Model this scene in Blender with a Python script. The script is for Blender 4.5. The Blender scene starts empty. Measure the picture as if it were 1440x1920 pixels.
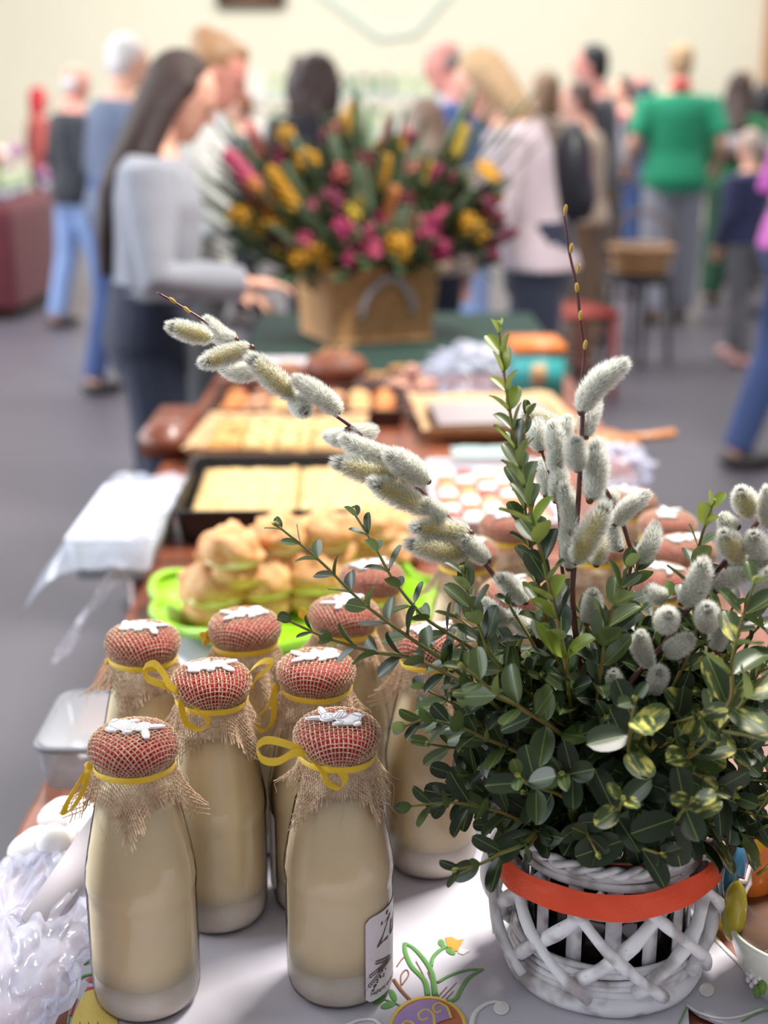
import bpy, bmesh, math, random
from mathutils import Vector, Matrix, Euler, Quaternion, noise
random.seed(7)
rnd = random.random
def U(a, b): return a + (b - a) * rnd()
PI = math.pi
SC = bpy.context.scene
COL = SC.collection

# ------------------------------------------------------------------ camera, light, exposure
EYE = 1.43                                   # lens height above the hall floor, metres
PITCH = math.atan((960 - 200) / 2560)        # looking down a little
FPX = 2560.0                                 # focal length in pixels of the 1440 x 1920 frame
cam_d = bpy.data.cameras.new('camera'); cam = bpy.data.objects.new('camera', cam_d); COL.objects.link(cam)
cam_d.sensor_fit = 'VERTICAL'; cam_d.sensor_height = 36; cam_d.lens = 48
cam.location = (0, 0, EYE); cam.rotation_euler = (PI / 2 - PITCH, 0, 0)
cam_d.dof.use_dof = True; cam_d.dof.focus_distance = 1.02; cam_d.dof.aperture_fstop = 3.5
cam_d.clip_start = 0.05
SC.camera = cam
W = bpy.data.worlds.new('world'); SC.world = W; W.use_nodes = True
W.node_tree.nodes['Background'].inputs[0].default_value = (0.95, 0.97, 1.0, 1)
W.node_tree.nodes['Background'].inputs[1].default_value = 0.34
def area(name, loc, target, sx, sy, power, color):
    l = bpy.data.lights.new(name, 'AREA'); l.shape = 'RECTANGLE'; l.size = sx; l.size_y = sy; l.energy = power; l.color = color
    o = bpy.data.objects.new(name, l); COL.objects.link(o); o.location = loc
    o.rotation_euler = (Vector(target) - Vector(loc)).to_track_quat('-Z', 'Y').to_euler()
    return o
area('window_daylight', (-7.0, 4.0, 3.6), (0.5, 5.0, 0.7), 9, 2.6, 620, (0.88, 0.94, 1.0))
area('ceiling_lamp', (1.5, 2.6, 4.4), (0.0, 1.4, 0.8), 1.3, 0.7, 260, (1.0, 0.95, 0.88))
area('ceiling_lamp', (0.0, 10.0, 5.6), (0.0, 11.5, 0.0), 9, 5, 680, (1.0, 0.98, 0.93))
SC.view_settings.view_transform = 'Standard'; SC.view_settings.look = 'None'
SC.view_settings.exposure = 0.58; SC.view_settings.gamma = 1.0; SC.view_settings.use_curve_mapping = False
SC.cycles.use_denoising = True
SC.cycles.transparent_max_bounces = 16

# ------------------------------------------------------------------ helpers
CP, SP = math.cos(PITCH), math.sin(PITCH)
def P(px, py, d):                             # sight line through a pixel, at an axial distance d
    u, v = (px - 720) / FPX, (960 - py) / FPX
    return Vector((u * d, d * (CP + v * SP), EYE + d * (-SP + v * CP)))
def G(px, py, z):                             # where that sight line meets the height z
    u, v = (px - 720) / FPX, (960 - py) / FPX
    t = (z - EYE) / (-SP + v * CP)
    return Vector((u * t, t * (CP + v * SP), z))
def Yp(px, py, Y):                            # where it meets the upright plane y = Y
    u, v = (px - 720) / FPX, (960 - py) / FPX
    t = Y / (CP + v * SP)
    return Vector((u * t, Y, EYE + t * (-SP + v * CP)))

def srgb(r, g, b):
    f = lambda c: (c / 255 / 12.92) if c / 255 <= 0.04045 else ((c / 255 + 0.055) / 1.055) ** 2.4
    return (f(r), f(g), f(b), 1)
def nodes(m): return m.node_tree.nodes, m.node_tree.links
def mat(name, col, rough=0.6, metal=0, spec=0.5, sub=0, coat=0, sheen=0, noise_amt=0, noise_scale=20, bump=0, bump_scale=60, alpha=1, trans=0, col2=None, subcol=None):
    m = bpy.data.materials.new(name); m.use_nodes = True
    N, L = nodes(m); b = N['Principled BSDF']
    b.inputs['Base Color'].default_value = col; b.inputs['Roughness'].default_value = rough
    b.inputs['Metallic'].default_value = metal; b.inputs['Specular IOR Level'].default_value = spec
    b.inputs['Coat Weight'].default_value = coat; b.inputs['Coat Roughness'].default_value = 0.05
    b.inputs['Sheen Weight'].default_value = sheen; b.inputs['Alpha'].default_value = alpha
    b.inputs['Transmission Weight'].default_value = trans
    if sub:
        b.inputs['Subsurface Weight'].default_value = sub; b.inputs['Subsurface Radius'].default_value = (1, 0.8, 0.5)
        b.inputs['Subsurface Scale'].default_value = 0.012
    tc = N.new('ShaderNodeTexCoord')
    if noise_amt or col2:
        n = N.new('ShaderNodeTexNoise'); n.inputs['Scale'].default_value = noise_scale; n.inputs['Detail'].default_value = 5
        L.new(tc.outputs['Object'], n.inputs['Vector'])
        mx = N.new('ShaderNodeMix'); mx.data_type = 'RGBA'
        r = N.new('ShaderNodeValToRGB'); r.color_ramp.elements[0].position = 0.35; r.color_ramp.elements[1].position = 0.68
        L.new(n.outputs['Fac'], r.inputs['Fac']); L.new(r.outputs['Color'], mx.inputs['Factor'])
        c2 = col2 or tuple(max(0, c * (1 - noise_amt)) for c in col[:3]) + (1,)
        mx.inputs['A'].default_value = col; mx.inputs['B'].default_value = c2
        L.new(mx.outputs['Result'], b.inputs['Base Color'])
    if bump:
        n2 = N.new('ShaderNodeTexNoise'); n2.inputs['Scale'].default_value = bump_scale; n2.inputs['Detail'].default_value = 4
        L.new(tc.outputs['Object'], n2.inputs['Vector'])
        bp = N.new('ShaderNodeBump'); bp.inputs['Strength'].default_value = bump; bp.inputs['Distance'].default_value = 0.01
        L.new(n2.outputs['Fac'], bp.inputs['Height']); L.new(bp.outputs['Normal'], b.inputs['Normal'])
    return m

class MB:
    def __init__(s): s.v = []; s.f = []; s.mi = []; s.cur = 0; s.col = None
    def add(s, vs, fs):
        o = len(s.v); s.v += [tuple(p) for p in vs]; s.f += [tuple(i + o for i in f) for f in fs]; s.mi += [s.cur] * len(fs)
        return s
    def box(s, c, d, M=None):
        x, y, z = (k / 2 for k in d)
        vs = [Vector((a * x, b * y, e * z)) for a in (-1, 1) for b in (-1, 1) for e in (-1, 1)]
        vs = [(M @ p if M else p) + Vector(c) for p in vs]
        return s.add(vs, [(0, 1, 3, 2), (4, 6, 7, 5), (0, 4, 5, 1), (2, 3, 7, 6), (0, 2, 6, 4), (1, 5, 7, 3)])
    def rbox(s, c, d, b=0.004, M=None):       # box with chamfered edges
        bm = bmesh.new(); bmesh.ops.create_cube(bm, size=1)
        for v in bm.verts: v.co = Vector((v.co.x * d[0], v.co.y * d[1], v.co.z * d[2]))
        bmesh.ops.bevel(bm, geom=bm.edges[:], offset=b, segments=2, affect='EDGES')
        bm.verts.index_update()
        vs = [(M @ v.co if M else v.co) + Vector(c) for v in bm.verts]; fs = [[v.index for v in f.verts] for f in bm.faces]
        bm.free(); return s.add(vs, fs)
    def tube(s, pts, r, n=8, cap=True, flat=1.0, ref=None):
        pts = [Vector(p) for p in pts]; k = len(pts)
        rs = r if isinstance(r, (list, tuple)) else [r] * k
        t0 = (pts[1] - pts[0]).normalized()
        a = Vector(ref) if ref else (Vector((0, 0, 1)) if abs(t0.z) < 0.9 else Vector((1, 0, 0)))
        a = (a - t0 * a.dot(t0)).normalized()
        vs = []
        for i in range(k):
            t = (pts[min(i + 1, k - 1)] - pts[max(i - 1, 0)])
            t = t.normalized() if t.length > 1e-9 else t0
            a = a - t * a.dot(t)
            a = a.normalized() if a.length > 1e-6 else t.orthogonal().normalized()
            b = t.cross(a)
            for j in range(n):
                w = 2 * PI * j / n
                vs.append(pts[i] + (a * math.cos(w) * flat + b * math.sin(w)) * rs[i])
        fs = [(i * n + j, i * n + (j + 1) % n, (i + 1) * n + (j + 1) % n, (i + 1) * n + j) for i in range(k - 1) for j in range(n)]
        if cap: fs += [tuple(range(n))[::-1], tuple((k - 1) * n + j for j in range(n))]
        return s.add(vs, fs)
    def ring(s, c, R, r, n=40, m=8, zf=None, flat=1.0):
        vs = []; 
        for i in range(n):
            a = 2 * PI * i / n; rr = R(a) if callable(R) else R; zz = zf(a) if zf else 0
            for j in range(m):
                w = 2 * PI * j / m
                q = rr + r * math.cos(w)
                vs.append(Vector((math.cos(a) * q, math.sin(a) * q, r * flat * math.sin(w) + zz)) + Vector(c))
        fs = [(i * m + j, ((i + 1) % n) * m + j, ((i + 1) % n) * m + (j + 1) % m, i * m + (j + 1) % m) for i in range(n) for j in range(m)]
        return s.add(vs, fs)
    def lathe(s, prof, n=48, c=(0, 0, 0), rf=None):
        k = len(prof); vs = []
        for (r, z) in prof:
            for j in range(n):
                a = 2 * PI * j / n; q = r * (rf(a, z) if rf else 1)
                vs.append((c[0] + q * math.cos(a), c[1] + q * math.sin(a), c[2] + z))
        fs = [(i * n + j, i * n + (j + 1) % n, (i + 1) * n + (j + 1) % n, (i + 1) * n + j) for i in range(k - 1) for j in range(n)]
        if prof[0][0] > 1e-5: fs.append(tuple(range(n))[::-1])
        if prof[-1][0] > 1e-5: fs.append(tuple((k - 1) * n + j for j in range(n)))
        return s.add(vs, fs)
    def ell(s, c, r, n=14, m=10, M=None, lump=0, ls=30):
        vs = [] 
        for i in range(m + 1):
            t = PI * i / m
            for j in range(n):
                a = 2 * PI * j / n
                d = Vector((math.sin(t) * math.cos(a), math.sin(t) * math.sin(a), math.cos(t)))
                p = Vector((d.x * r[0], d.y * r[1], d.z * r[2]))
                if lump: p *= 1 + lump * noise.noise((p + Vector(c)) * ls)
                vs.append((M @ p if M else p) + Vector(c))
        fs = [(i * n + j, (i + 1) * n + j, (i + 1) * n + (j + 1) % n, i * n + (j + 1) % n) for i in range(m) for j in range(n)]
        return s.add(vs, fs)
    def loft(s, secs, n=16):                  # secs: (centre, rx, ry) rings in planes given by their own axes (x axis, y axis)
        vs = []
        for (c, ax, ay) in secs:
            for j in range(n):
                w = 2 * PI * j / n
                vs.append(Vector(c) + Vector(ax) * math.cos(w) + Vector(ay) * math.sin(w))
        k = len(secs)
        fs = [(i * n + j, i * n + (j + 1) % n, (i + 1) * n + (j + 1) % n, (i + 1) * n + j) for i in range(k - 1) for j in range(n)]
        fs += [tuple(range(n))[::-1], tuple((k - 1) * n + j for j in range(n))]
        return s.add(vs, fs)
    def strip(s, pts, width, side, th=0.0):   # a flat band; side = vector or list of vectors across the band
        pts = [Vector(p) for p in pts]; k = len(pts)
        sd = side if isinstance(side, list) else [side] * k
        ws = width if isinstance(width, list) else [width] * k
        vs = []
        for i in range(k):
            q = Vector(sd[i]).normalized() * ws[i] / 2; vs += [pts[i] - q, pts[i] + q]
        fs = [(2 * i, 2 * i + 1, 2 * i + 3, 2 * i + 2) for i in range(k - 1)]
        return s.add(vs, fs)
    def mesh(s, name, mats, smooth=True):
        me = bpy.data.meshes.new(name); me.from_pydata(s.v, [], s.f)
        for m in (mats if isinstance(mats, (list, tuple)) else [mats]): me.materials.append(m)
        me.polygons.foreach_set('material_index', s.mi)
        me.polygons.foreach_set('use_smooth', [smooth] * len(s.f)); me.update()
        return me
    def build(s, name, mats, parent=None, smooth=True, **k):
        return put(name, s.mesh(name, mats, smooth), parent, **k)
def put(name, me, parent=None, loc=None, M=None, label=None, cat=None, group=None, kind=None):
    o = bpy.data.objects.new(name, me); COL.objects.link(o)
    if parent: o.parent = parent
    if M is not None: o.matrix_local = M
    elif loc is not None: o.location = loc
    if label: o['label'] = label
    if cat: o['category'] = cat
    if group: o['group'] = group
    if kind: o['kind'] = kind
    return o
def empty(name, loc, label, cat, group=None, rz=0, sc=1):
    o = put(name, None, None, label=label, cat=cat, group=group); o.location = loc; o.rotation_euler = (0, 0, rz); o.scale = (sc,) * 3
    o.empty_display_size = 0.05
    return o
def spline(pts, n=8):                         # Catmull-Rom through points
    pts = [Vector(p) for p in pts]; out = []
    q = [pts[0] * 2 - pts[1]] + pts + [pts[-1] * 2 - pts[-2]]
    for i in range(1, len(q) - 2):
        for j in range(n):
            t = j / n; a, b, c, d = q[i - 1:i + 3]
            out.append(0.5 * ((2 * b) + (c - a) * t + (2 * a - 5 * b + 4 * c - d) * t * t + (3 * b - a - 3 * c + d) * t ** 3))
    out.append(pts[-1]); return out
def bevel_mod(o, w=0.004):
    m = o.modifiers.new('bevel', 'BEVEL'); m.width = w; m.segments = 2; m.limit_method = 'ANGLE'
def solid(o, t):
    m = o.modifiers.new('solid', 'SOLIDIFY'); m.thickness = t; m.offset = 0
def remeshed(mb, name, mats, parent, voxel, smooth=4):
    me = mb.mesh(name, mats); o = bpy.data.objects.new('tmp', me); COL.objects.link(o)
    r = o.modifiers.new('r', 'REMESH'); r.mode = 'VOXEL'; r.voxel_size = voxel; r.use_smooth_shade = True
    s = o.modifiers.new('s', 'SMOOTH'); s.factor = 0.5; s.iterations = smooth
    dg = bpy.context.evaluated_depsgraph_get()
    m2 = bpy.data.meshes.new_from_object(o.evaluated_get(dg)); m2.name = name
    bpy.data.objects.remove(o); bpy.data.meshes.remove(me)
    m2.materials.clear(); m2.materials.append(mats)
    return put(name, m2, parent)

TZ = 0.78                                     # table height
# ================================================================== SETTING
m_floor = mat('floor_vinyl', srgb(88, 83, 92), 0.42, noise_amt=0.12, noise_scale=1.3)
m_wall = mat('wall_paint', srgb(228, 220, 198), 0.85, noise_amt=0.04, noise_scale=0.8)
m_post = mat('post_wood', srgb(186, 132, 88), 0.6, noise_amt=0.15)
m_line = mat('pale_teal_paint', srgb(196, 214, 205), 0.8)
m_dark = mat('dark_grey_metal', srgb(60, 60, 64), 0.5)
MB().box((0, 8, -0.05), (22, 22, 0.1)).build('floor', m_floor, smooth=False, kind='structure')
wb = MB().box((0, 17.05, 2.6), (22, 0.1, 5.2)).build('wall_back', m_wall, smooth=False, kind='structure')
# painted lines and wall bars on the far wall
MB().tube([(-1.1, 16.97, 2.95), (-0.05, 16.97, 2.2), (0.35, 16.97, 2.25), (1.0, 16.97, 2.95)], 0.035, 6).build('painted_line', m_line, wb)
tp = empty('trim_1', (4.52, 16.9, 0), None, None); tp['kind'] = 'structure'
MB().rbox((0, 0, 1.6), (0.12, 0.12, 3.2), 0.015).build('post', m_post, tp)
for k in range(9): MB().tube([(0.06, 0, 0.35 + k * 0.32), (0.95, 0, 0.35 + k * 0.32)], 0.022, 8).build('wall_bar', m_post, tp)
MB().rbox((1.0, 0, 1.6), (0.12, 0.12, 3.2), 0.015).build('post', m_post, tp)
vt = empty('wall_vent', (-1.55, 16.93, 2.56), 'dark grey metal vent high on the cream wall', 'vent')
MB().rbox((0, 0, 0.08), (0.8, 0.12, 0.2), 0.02).build('housing', m_dark, vt)
for k in range(4): MB().box((0, -0.065, 0.02 + k * 0.04), (0.7, 0.02, 0.012)).build('slat', m_post, vt)

# ================================================================== TABLES
def wood(name, c1, c2):
    m = mat(name, c1, 0.45, coat=0.2); N, L = nodes(m); b = N['Principled BSDF']
    tc = N.new('ShaderNodeTexCoord'); mp = N.new('ShaderNodeMapping'); mp.inputs['Scale'].default_value = (14, 1.2, 14)
    n = N.new('ShaderNodeTexNoise'); n.inputs['Scale'].default_value = 3; n.inputs['Detail'].default_value = 8
    r = N.new('ShaderNodeValToRGB'); r.color_ramp.elements[0].color = c1; r.color_ramp.elements[1].color = c2
    r.color_ramp.elements[0].position = 0.3; r.color_ramp.elements[1].position = 0.7
    L.new(tc.outputs['Object'], mp.inputs['Vector']); L.new(mp.outputs['Vector'], n.inputs['Vector'])
    L.new(n.outputs['Fac'], r.inputs['Fac']); L.new(r.outputs['Color'], b.inputs['Base Color']); return m
m_wood = wood('table_wood', srgb(134, 72, 46), srgb(98, 48, 30))
def table(x0, x1, y0, y1, label, m, h=TZ):
    t = empty('market_table', ((x0 + x1) / 2, (y0 + y1) / 2, 0), label, 'table')
    w, d = x1 - x0, y1 - y0
    o = MB().box((0, 0, h - 0.016), (w, d, 0.03)).build('tabletop', m, t, False); bevel_mod(o, 0.006)
    for a in (-1, 1): MB().box((a * (w / 2 - 0.05), 0, h - 0.075), (0.02, d - 0.14, 0.08)).build('apron', m, t, False)
    for a in (-1, 1):
        for b in (-1, 1): MB().tube([(a * (w / 2 - 0.05), b * (d / 2 - 0.06), 0), (a * (w / 2 - 0.05), b * (d / 2 - 0.06), h - 0.03)], 0.022, 8).build('leg', m, t)
    return t
table(-0.345, 0.50, 0.30, 1.93, 'brown wooden table carrying the bottles and the white wicker pot basket', m_wood)
table(-0.425, 0.47, 1.94, 3.42, 'brown wooden table carrying the trays of cake and the loaves', m_wood)
m_greencloth = mat('green_cloth', srgb(14, 50, 40), 0.9, sheen=0.05, bump=0.3, bump_scale=20)
table(-0.38, 0.46, 3.45, 4.45, 'brown wooden table under a dark green cloth with the flower hamper', m_wood)
g = MB(); xs = [-0.40 + 0.88 * i / 40 for i in range(41)]; ys = [3.43 + 1.04 * j / 40 for j in range(41)]
n_ = 41; vs = []
for j in range(41):
    for i in range(41):
        vs.append((xs[i], ys[j], TZ + 0.003 + 0.0015 * math.sin(i * 1.7) * math.cos(j * 0.9)))
g.add(vs, [(j * 41 + i, j * 41 + i + 1, (j + 1) * 41 + i + 1, (j + 1) * 41 + i) for j in range(40) for i in range(40)])
per = [(x, 3.43) for x in xs] + [(0.48, y) for y in ys[1:]] + [(x, 4.47) for x in xs[::-1][1:]] + [(-0.40, y) for y in ys[::-1][1:-1]]
vs = []; k = len(per)
for (z, amp) in ((TZ + 0.002, 0), (TZ - 0.02, 0.004), (TZ - 0.2, 0.02), (TZ - 0.45, 0.03)):
    for i, (x, y) in enumerate(per):
        nx = (1 if x > 0.479 else -1 if x < -0.399 else 0); ny = (1 if y > 4.46 else -1 if y < 3.44 else 0)
        w = amp * (0.35 + 0.6 * math.sin(i * 0.8)); vs.append((x + nx * (w + 0.004), y + ny * (w * 0.25 + 0.001), z))
g.add(vs, [(r * k + i, r * k + (i + 1) % k, (r + 1) * k + (i + 1) % k, (r + 1) * k + i) for r in range(3) for i in range(k)])
g.build('tablecloth', m_greencloth, label='dark green cloth draped over the table under the flower hamper', cat='tablecloth')

# ================================================================== WHITE EMBROIDERED TABLECLOTH
m_cloth = mat('white_linen', srgb(190, 187, 198), 0.75, sheen=0.1, bump=0.25, bump_scale=9)
def fabric_patch(name, loops, z, th, m, **k):
    bm = bmesh.new(); es = []
    for lp in loops:
        vv = [bm.verts.new((x, y, z)) for x, y in lp]
        es += [bm.edges.new((vv[i], vv[(i + 1) % len(vv)])) for i in range(len(vv))]
    bmesh.ops.triangle_fill(bm, use_beauty=True, edges=es)
    bmesh.ops.recalc_face_normals(bm, faces=bm.faces[:])
    if bm.faces[0].normal.z < 0: bmesh.ops.reverse_faces(bm, faces=bm.faces[:])
    bm.faces.ensure_lookup_table(); me = bpy.data.meshes.new(name); bm.to_mesh(me); bm.free(); me.materials.append(m)
    o = put(name, me, **k); s = o.modifiers.new('s', 'SOLIDIFY'); s.thickness = th; s.offset = -1
    return o
CZ = TZ + 0.0035
hole = [G(px, py, CZ).xy[:] for px, py in ((1290, 1886), (1312, 1902), (1340, 1914), (1366, 1922), (1350, 1952), (1315, 1958), (1293, 1935))]
outline = [(-0.205, 0.55), (0.36, 0.55), (0.325, 0.77), (0.292, 0.89), (0.269, 0.97), (0.245, 1.06), (0.24, 1.62), (-0.27, 1.62), (-0.262, 1.2), (-0.243, 0.99), (-0.232, 0.86)]
cloth = fabric_patch('tablecloth', [outline, hole], CZ, 0.0025, m_cloth, label='white linen cloth with bright spring embroidery under the bottles and wicker basket', cat='tablecloth')
def thread_mat(name, c, shine=0.35):
    m = mat(name, c, shine, sheen=0.4); N, L = nodes(m); b = N['Principled BSDF']
    tc = N.new('ShaderNodeTexCoord'); w = N.new('ShaderNodeTexWave'); w.inputs['Scale'].default_value = 420; w.inputs['Distortion'].default_value = 3; w.bands_direction = 'DIAGONAL'
    bp = N.new('ShaderNodeBump'); bp.inputs['Strength'].default_value = 0.5; bp.inputs['Distance'].default_value = 0.0006
    L.new(tc.outputs['Object'], w.inputs['Vector']); L.new(w.outputs['Fac'], bp.inputs['Height']); L.new(bp.outputs['Normal'], b.inputs['Normal']); return m
TG = thread_mat('green_thread', srgb(86, 150, 62)); TY = thread_mat('yellow_thread', srgb(226, 196, 70)); TP = thread_mat('lilac_thread', srgb(164, 130, 196))
TO = thread_mat('orange_thread', srgb(190, 92, 30)); TW = thread_mat('white_thread', srgb(236, 232, 232), 0.3); TB = thread_mat('brown_thread', srgb(140, 84, 40)); TR = thread_mat('red_thread', srgb(176, 28, 44)); TA = thread_mat('amber_thread', srgb(224, 158, 50))
EZ = CZ + 0.0006
def stitch(name, pxs, w, m, n=6):             # a raised satin-stitch line on the cloth; w in mm, may taper
    pts = spline([G(x, y, EZ) for x, y in pxs], n) if len(pxs) > 2 else [G(x, y, EZ) for x, y in pxs]
    k = len(pts); r = [(w[0] + (w[1] - w[0]) * i / (k - 1)) / 2000 if isinstance(w, tuple) else w / 2000 for i in range(k)]
    o = MB().tube(pts, [q * 1.5 for q in r], 8, flat=0.32).build(name, m, cloth)
    return o
def patch(name, pxs, m, z=EZ):
    b = MB(); pts = [G(x, y, z) for x, y in pxs]; c = sum(pts, Vector()) / len(pts) + Vector((0, 0, 0.0008)); k = len(pts)
    b.add(pts + [c], [(i, (i + 1) % k, k) for i in range(k)])
    return b.build(name, m, cloth)
def ellp(cx, cy, rx, ry, rot=0, a0=0, a1=360, n=24):
    out = []
    for i in range(n + 1):
        a = math.radians(a0 + (a1 - a0) * i / n); x, y = rx * math.cos(a), ry * math.sin(a)
        out.append((cx + x * math.cos(rot) - y * math.sin(rot), cy + x * math.sin(rot) + y * math.cos(rot)))
    return out
# the egg with swirls, its leaves and flower
patch('egg_patch', ellp(803, 1928, 70, 58, 0, 0, 360)[:-1], TO)
patch('egg_patch', [(733, 1930), (742, 1905), (762, 1886), (790, 1874), (815, 1874), (836, 1884), (846, 1898), (842, 1910), (826, 1915), (800, 1930), (770, 1950)], TP, EZ + 0.0012)
stitch('egg_border', ellp(803, 1928, 70, 58, 0, 0, 360), 2.2, TY, 2)
stitch('swirl', [(846, 1912), (838, 1892), (822, 1884), (812, 1892), (818, 1902), (828, 1898)], 1.3, TY)
stitch('swirl', [(815, 1925), (812, 1905), (798, 1896), (785, 1904), (790, 1916), (802, 1912)], 1.5, TY)
stitch('swirl', [(782, 1938), (775, 1922), (762, 1918), (752, 1926)], 1.3, TY)
for o_ in COL.objects:
    if o_.name.startswith('swirl'): o_.location.z = 0.0016
stitch('leaf_outline', [(802, 1866), (796, 1838), (772, 1812), (760, 1785), (759, 1768)], (3.0, 2.4), TG)
stitch('leaf_outline', [(759, 1768), (776, 1778), (796, 1800), (810, 1825), (816, 1866)], (2.0, 3.2), TG)
stitch('leaf_outline', [(820, 1842), (845, 1828), (878, 1818), (905, 1817)], (1.8, 1.6), TG)
stitch('leaf_outline', [(905, 1817), (880, 1832), (866, 1852), (855, 1872), (838, 1878)], (1.8, 2.8), TG)
stitch('stem', [(808, 1812), (812, 1795), (824, 1782), (838, 1774)], 2.2, TG)
for q in ([(780, 1802), (794, 1828), (806, 1860)], [(802, 1822), (810, 1842)], [(820, 1870), (838, 1850)], [(826, 1874), (856, 1842)], [(834, 1876), (850, 1858)]): stitch('vein', q, 0.6, TB)
patch('petal', [(834, 1758), (846, 1756), (862, 1764), (852, 1776), (840, 1776)], TA); patch('petal', [(852, 1764), (870, 1760), (862, 1776)], TA); patch('petal', [(844, 1774), (862, 1770), (860, 1784), (850, 1782)], TA)
patch('petal', [(860, 1776), (882, 1782), (868, 1790), (858, 1786)], TW)
patch('leaf', ellp(828, 1768, 8, 6, 0.9)[:-1], TG); patch('leaf', ellp(845, 1784, 10, 5, 0.5)[:-1], TG)
stitch('twig', [(738, 1836), (752, 1856), (772, 1878)], 2.0, TB); stitch('twig', [(752, 1848), (752, 1828), (762, 1818), (766, 1828), (754, 1846)], 0.7, TB); stitch('twig', [(744, 1812), (752, 1800), (758, 1794)], 0.7, TB)
patch('leaf', ellp(737, 1866, 12, 6, 1.1)[:-1], TG); patch('leaf', ellp(728, 1884, 15, 6, -0.3)[:-1], TG); patch('leaf', ellp(712, 1874, 14, 6, -0.6)[:-1], TG); stitch('stem', [(715, 1872), (740, 1880), (756, 1890)], 1.0, TG)
# white scrolls
stitch('scroll', [(884, 1924), (890, 1900), (908, 1884), (930, 1878), (944, 1886), (940, 1898), (930, 1896)], (2.8, 2.0), TW)
patch('scroll_end', ellp(940, 1890, 15, 13)[:-1], TW); patch('scroll_end', ellp(1325, 1856, 14, 13)[:-1], TW)
stitch('scroll', [(650, 1922), (675, 1912), (702, 1912), (716, 1924)], 2.2, TW)
stitch('scroll', [(1287, 1884), (1310, 1898), (1345, 1908), (1385, 1906), (1432, 1890)], 1.8, TW)
stitch('stem', [(1270, 1925), (1280, 1905), (1288, 1888)], 1.0, TG); stitch('stem', [(1390, 1915), (1420, 1900), (1450, 1892)], 1.0, TG)
stitch('hem', [(1338, 1757), (1390, 1810), (1442, 1866), (1500, 1930)], 2.6, TW)
# the embroidered hen and leaves at the cloth's edge
patch('hen_body', [(131, 1925), (140, 1896), (152, 1872), (166, 1852), (182, 1846), (200, 1862), (216, 1888), (222, 1925)], TY)
for q in ([(158, 1872), (156, 1888), (164, 1896), (180, 1898)], [(172, 1876), (172, 1890), (182, 1897)], [(186, 1878), (192, 1890), (200, 1896)], [(150, 1908), (150, 1925)], [(166, 1908), (166, 1925)], [(182, 1906), (184, 1925)]): stitch('hen_feather', q, 0.8, TB)
patch('hen_comb', [(160, 1836), (172, 1830), (186, 1838), (184, 1842), (166, 1842)], TR); patch('hen_comb', [(158, 1860), (164, 1850), (184, 1850), (180, 1854)], TR)
stitch('leaf_outline', [(157, 1808), (168, 1800), (182, 1816)], 2.6, TG); stitch('leaf_outline', [(146, 1836), (162, 1828), (186, 1826)], 2.4, TG)
stitch('stem', [(140, 1860), (132, 1890), (127, 1920)], 1.2, TG); stitch('tail_feather', [(142, 1872), (136, 1890), (131, 1905)], 2.0, TR); stitch('tail_feather', [(176, 1750), (166, 1770), (160, 1792)], 2.6, TB); stitch('tail_feather', [(177, 1765), (170, 1782)], 1.6, TP)

# ================================================================== BOTTLES OF SOUR RYE SOUP
def thin_glass(name, tint=(1, 1, 1, 1), ior=1.45, rough=0.02):
    m = bpy.data.materials.new(name); m.use_nodes = True; N, L = nodes(m); N.remove(N['Principled BSDF'])
    t = N.new('ShaderNodeBsdfTransparent'); t.inputs[0].default_value = tint
    g = N.new('ShaderNodeBsdfGlossy'); g.inputs['Roughness'].default_value = rough
    f = N.new('ShaderNodeFresnel'); f.inputs['IOR'].default_value = ior
    mx = N.new('ShaderNodeMixShader'); L.new(f.outputs[0], mx.inputs[0]); L.new(t.outputs[0], mx.inputs[1]); L.new(g.outputs[0], mx.inputs[2])
    L.new(mx.outputs[0], N['Material Output'].inputs['Surface']); return m
m_glass = thin_glass('clear_glass')
m_liq = mat('cloudy_rye_soup', srgb(246, 228, 192), 0.35, sub=0.3, spec=0.3, noise_amt=0.05, noise_scale=25)
m_sed = mat('rye_sediment', srgb(232, 216, 200), 0.5, sub=0.2, col2=srgb(240, 232, 222), noise_scale=45)
m_red = mat('red_cap_cloth', srgb(178, 20, 44), 0.8, sheen=0.1, noise_amt=0.3, noise_scale=300)
m_burlap = mat('burlap_jute', srgb(208, 180, 152), 0.9, sheen=0.1, col2=srgb(172, 140, 112), noise_scale=300)
m_yel = mat('yellow_satin_ribbon', srgb(236, 196, 28), 0.35, sheen=0.2, bump=0.4, bump_scale=1500)
m_bunny = mat('white_card', srgb(226, 222, 228), 0.6)
m_ink = mat('brown_grey_ink', srgb(90, 78, 72), 0.7)
m_paper = mat('white_label_paper', srgb(228, 222, 226), 0.5, noise_amt=0.06, noise_scale=90)
m_red_ink = mat('red_ink', srgb(180, 70, 50), 0.6)
RB = 0.041
BP = [(0.0, 0.002), (0.028, 0.0), (0.0345, 0.001), (0.0385, 0.006), (0.0402, 0.014), (0.0405, 0.05), (0.0405, 0.090), (0.0403, 0.093), (0.0410, 0.097), (0.0414, 0.104), (0.0405, 0.113), (0.0375, 0.130), (0.0335, 0.150), (0.0295, 0.168), (0.0262, 0.184), (0.0252, 0.196), (0.0245, 0.208)]
def sub_prof(pf, d, z0, z1):
    def R(z):
        for (r0, a), (r1, b) in zip(pf[1:], pf[2:]):
            if a <= z <= b: return r0 + (r1 - r0) * ((z - a) / (b - a) if b > a else 0)
        return pf[-1][0]
    zs = sorted({z0, z1} | {z for _, z in pf[2:] if z0 < z < z1})
    return [(0.0, z0)] + [(R(z) - d, z) for z in zs] + [(0.0, z1)]
me_glass = MB().lathe(BP, 56).mesh('glass', m_glass)
me_sed = MB().lathe(sub_prof(BP, 0.0016, 0.0022, 0.030), 48).mesh('sediment', m_sed)
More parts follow.
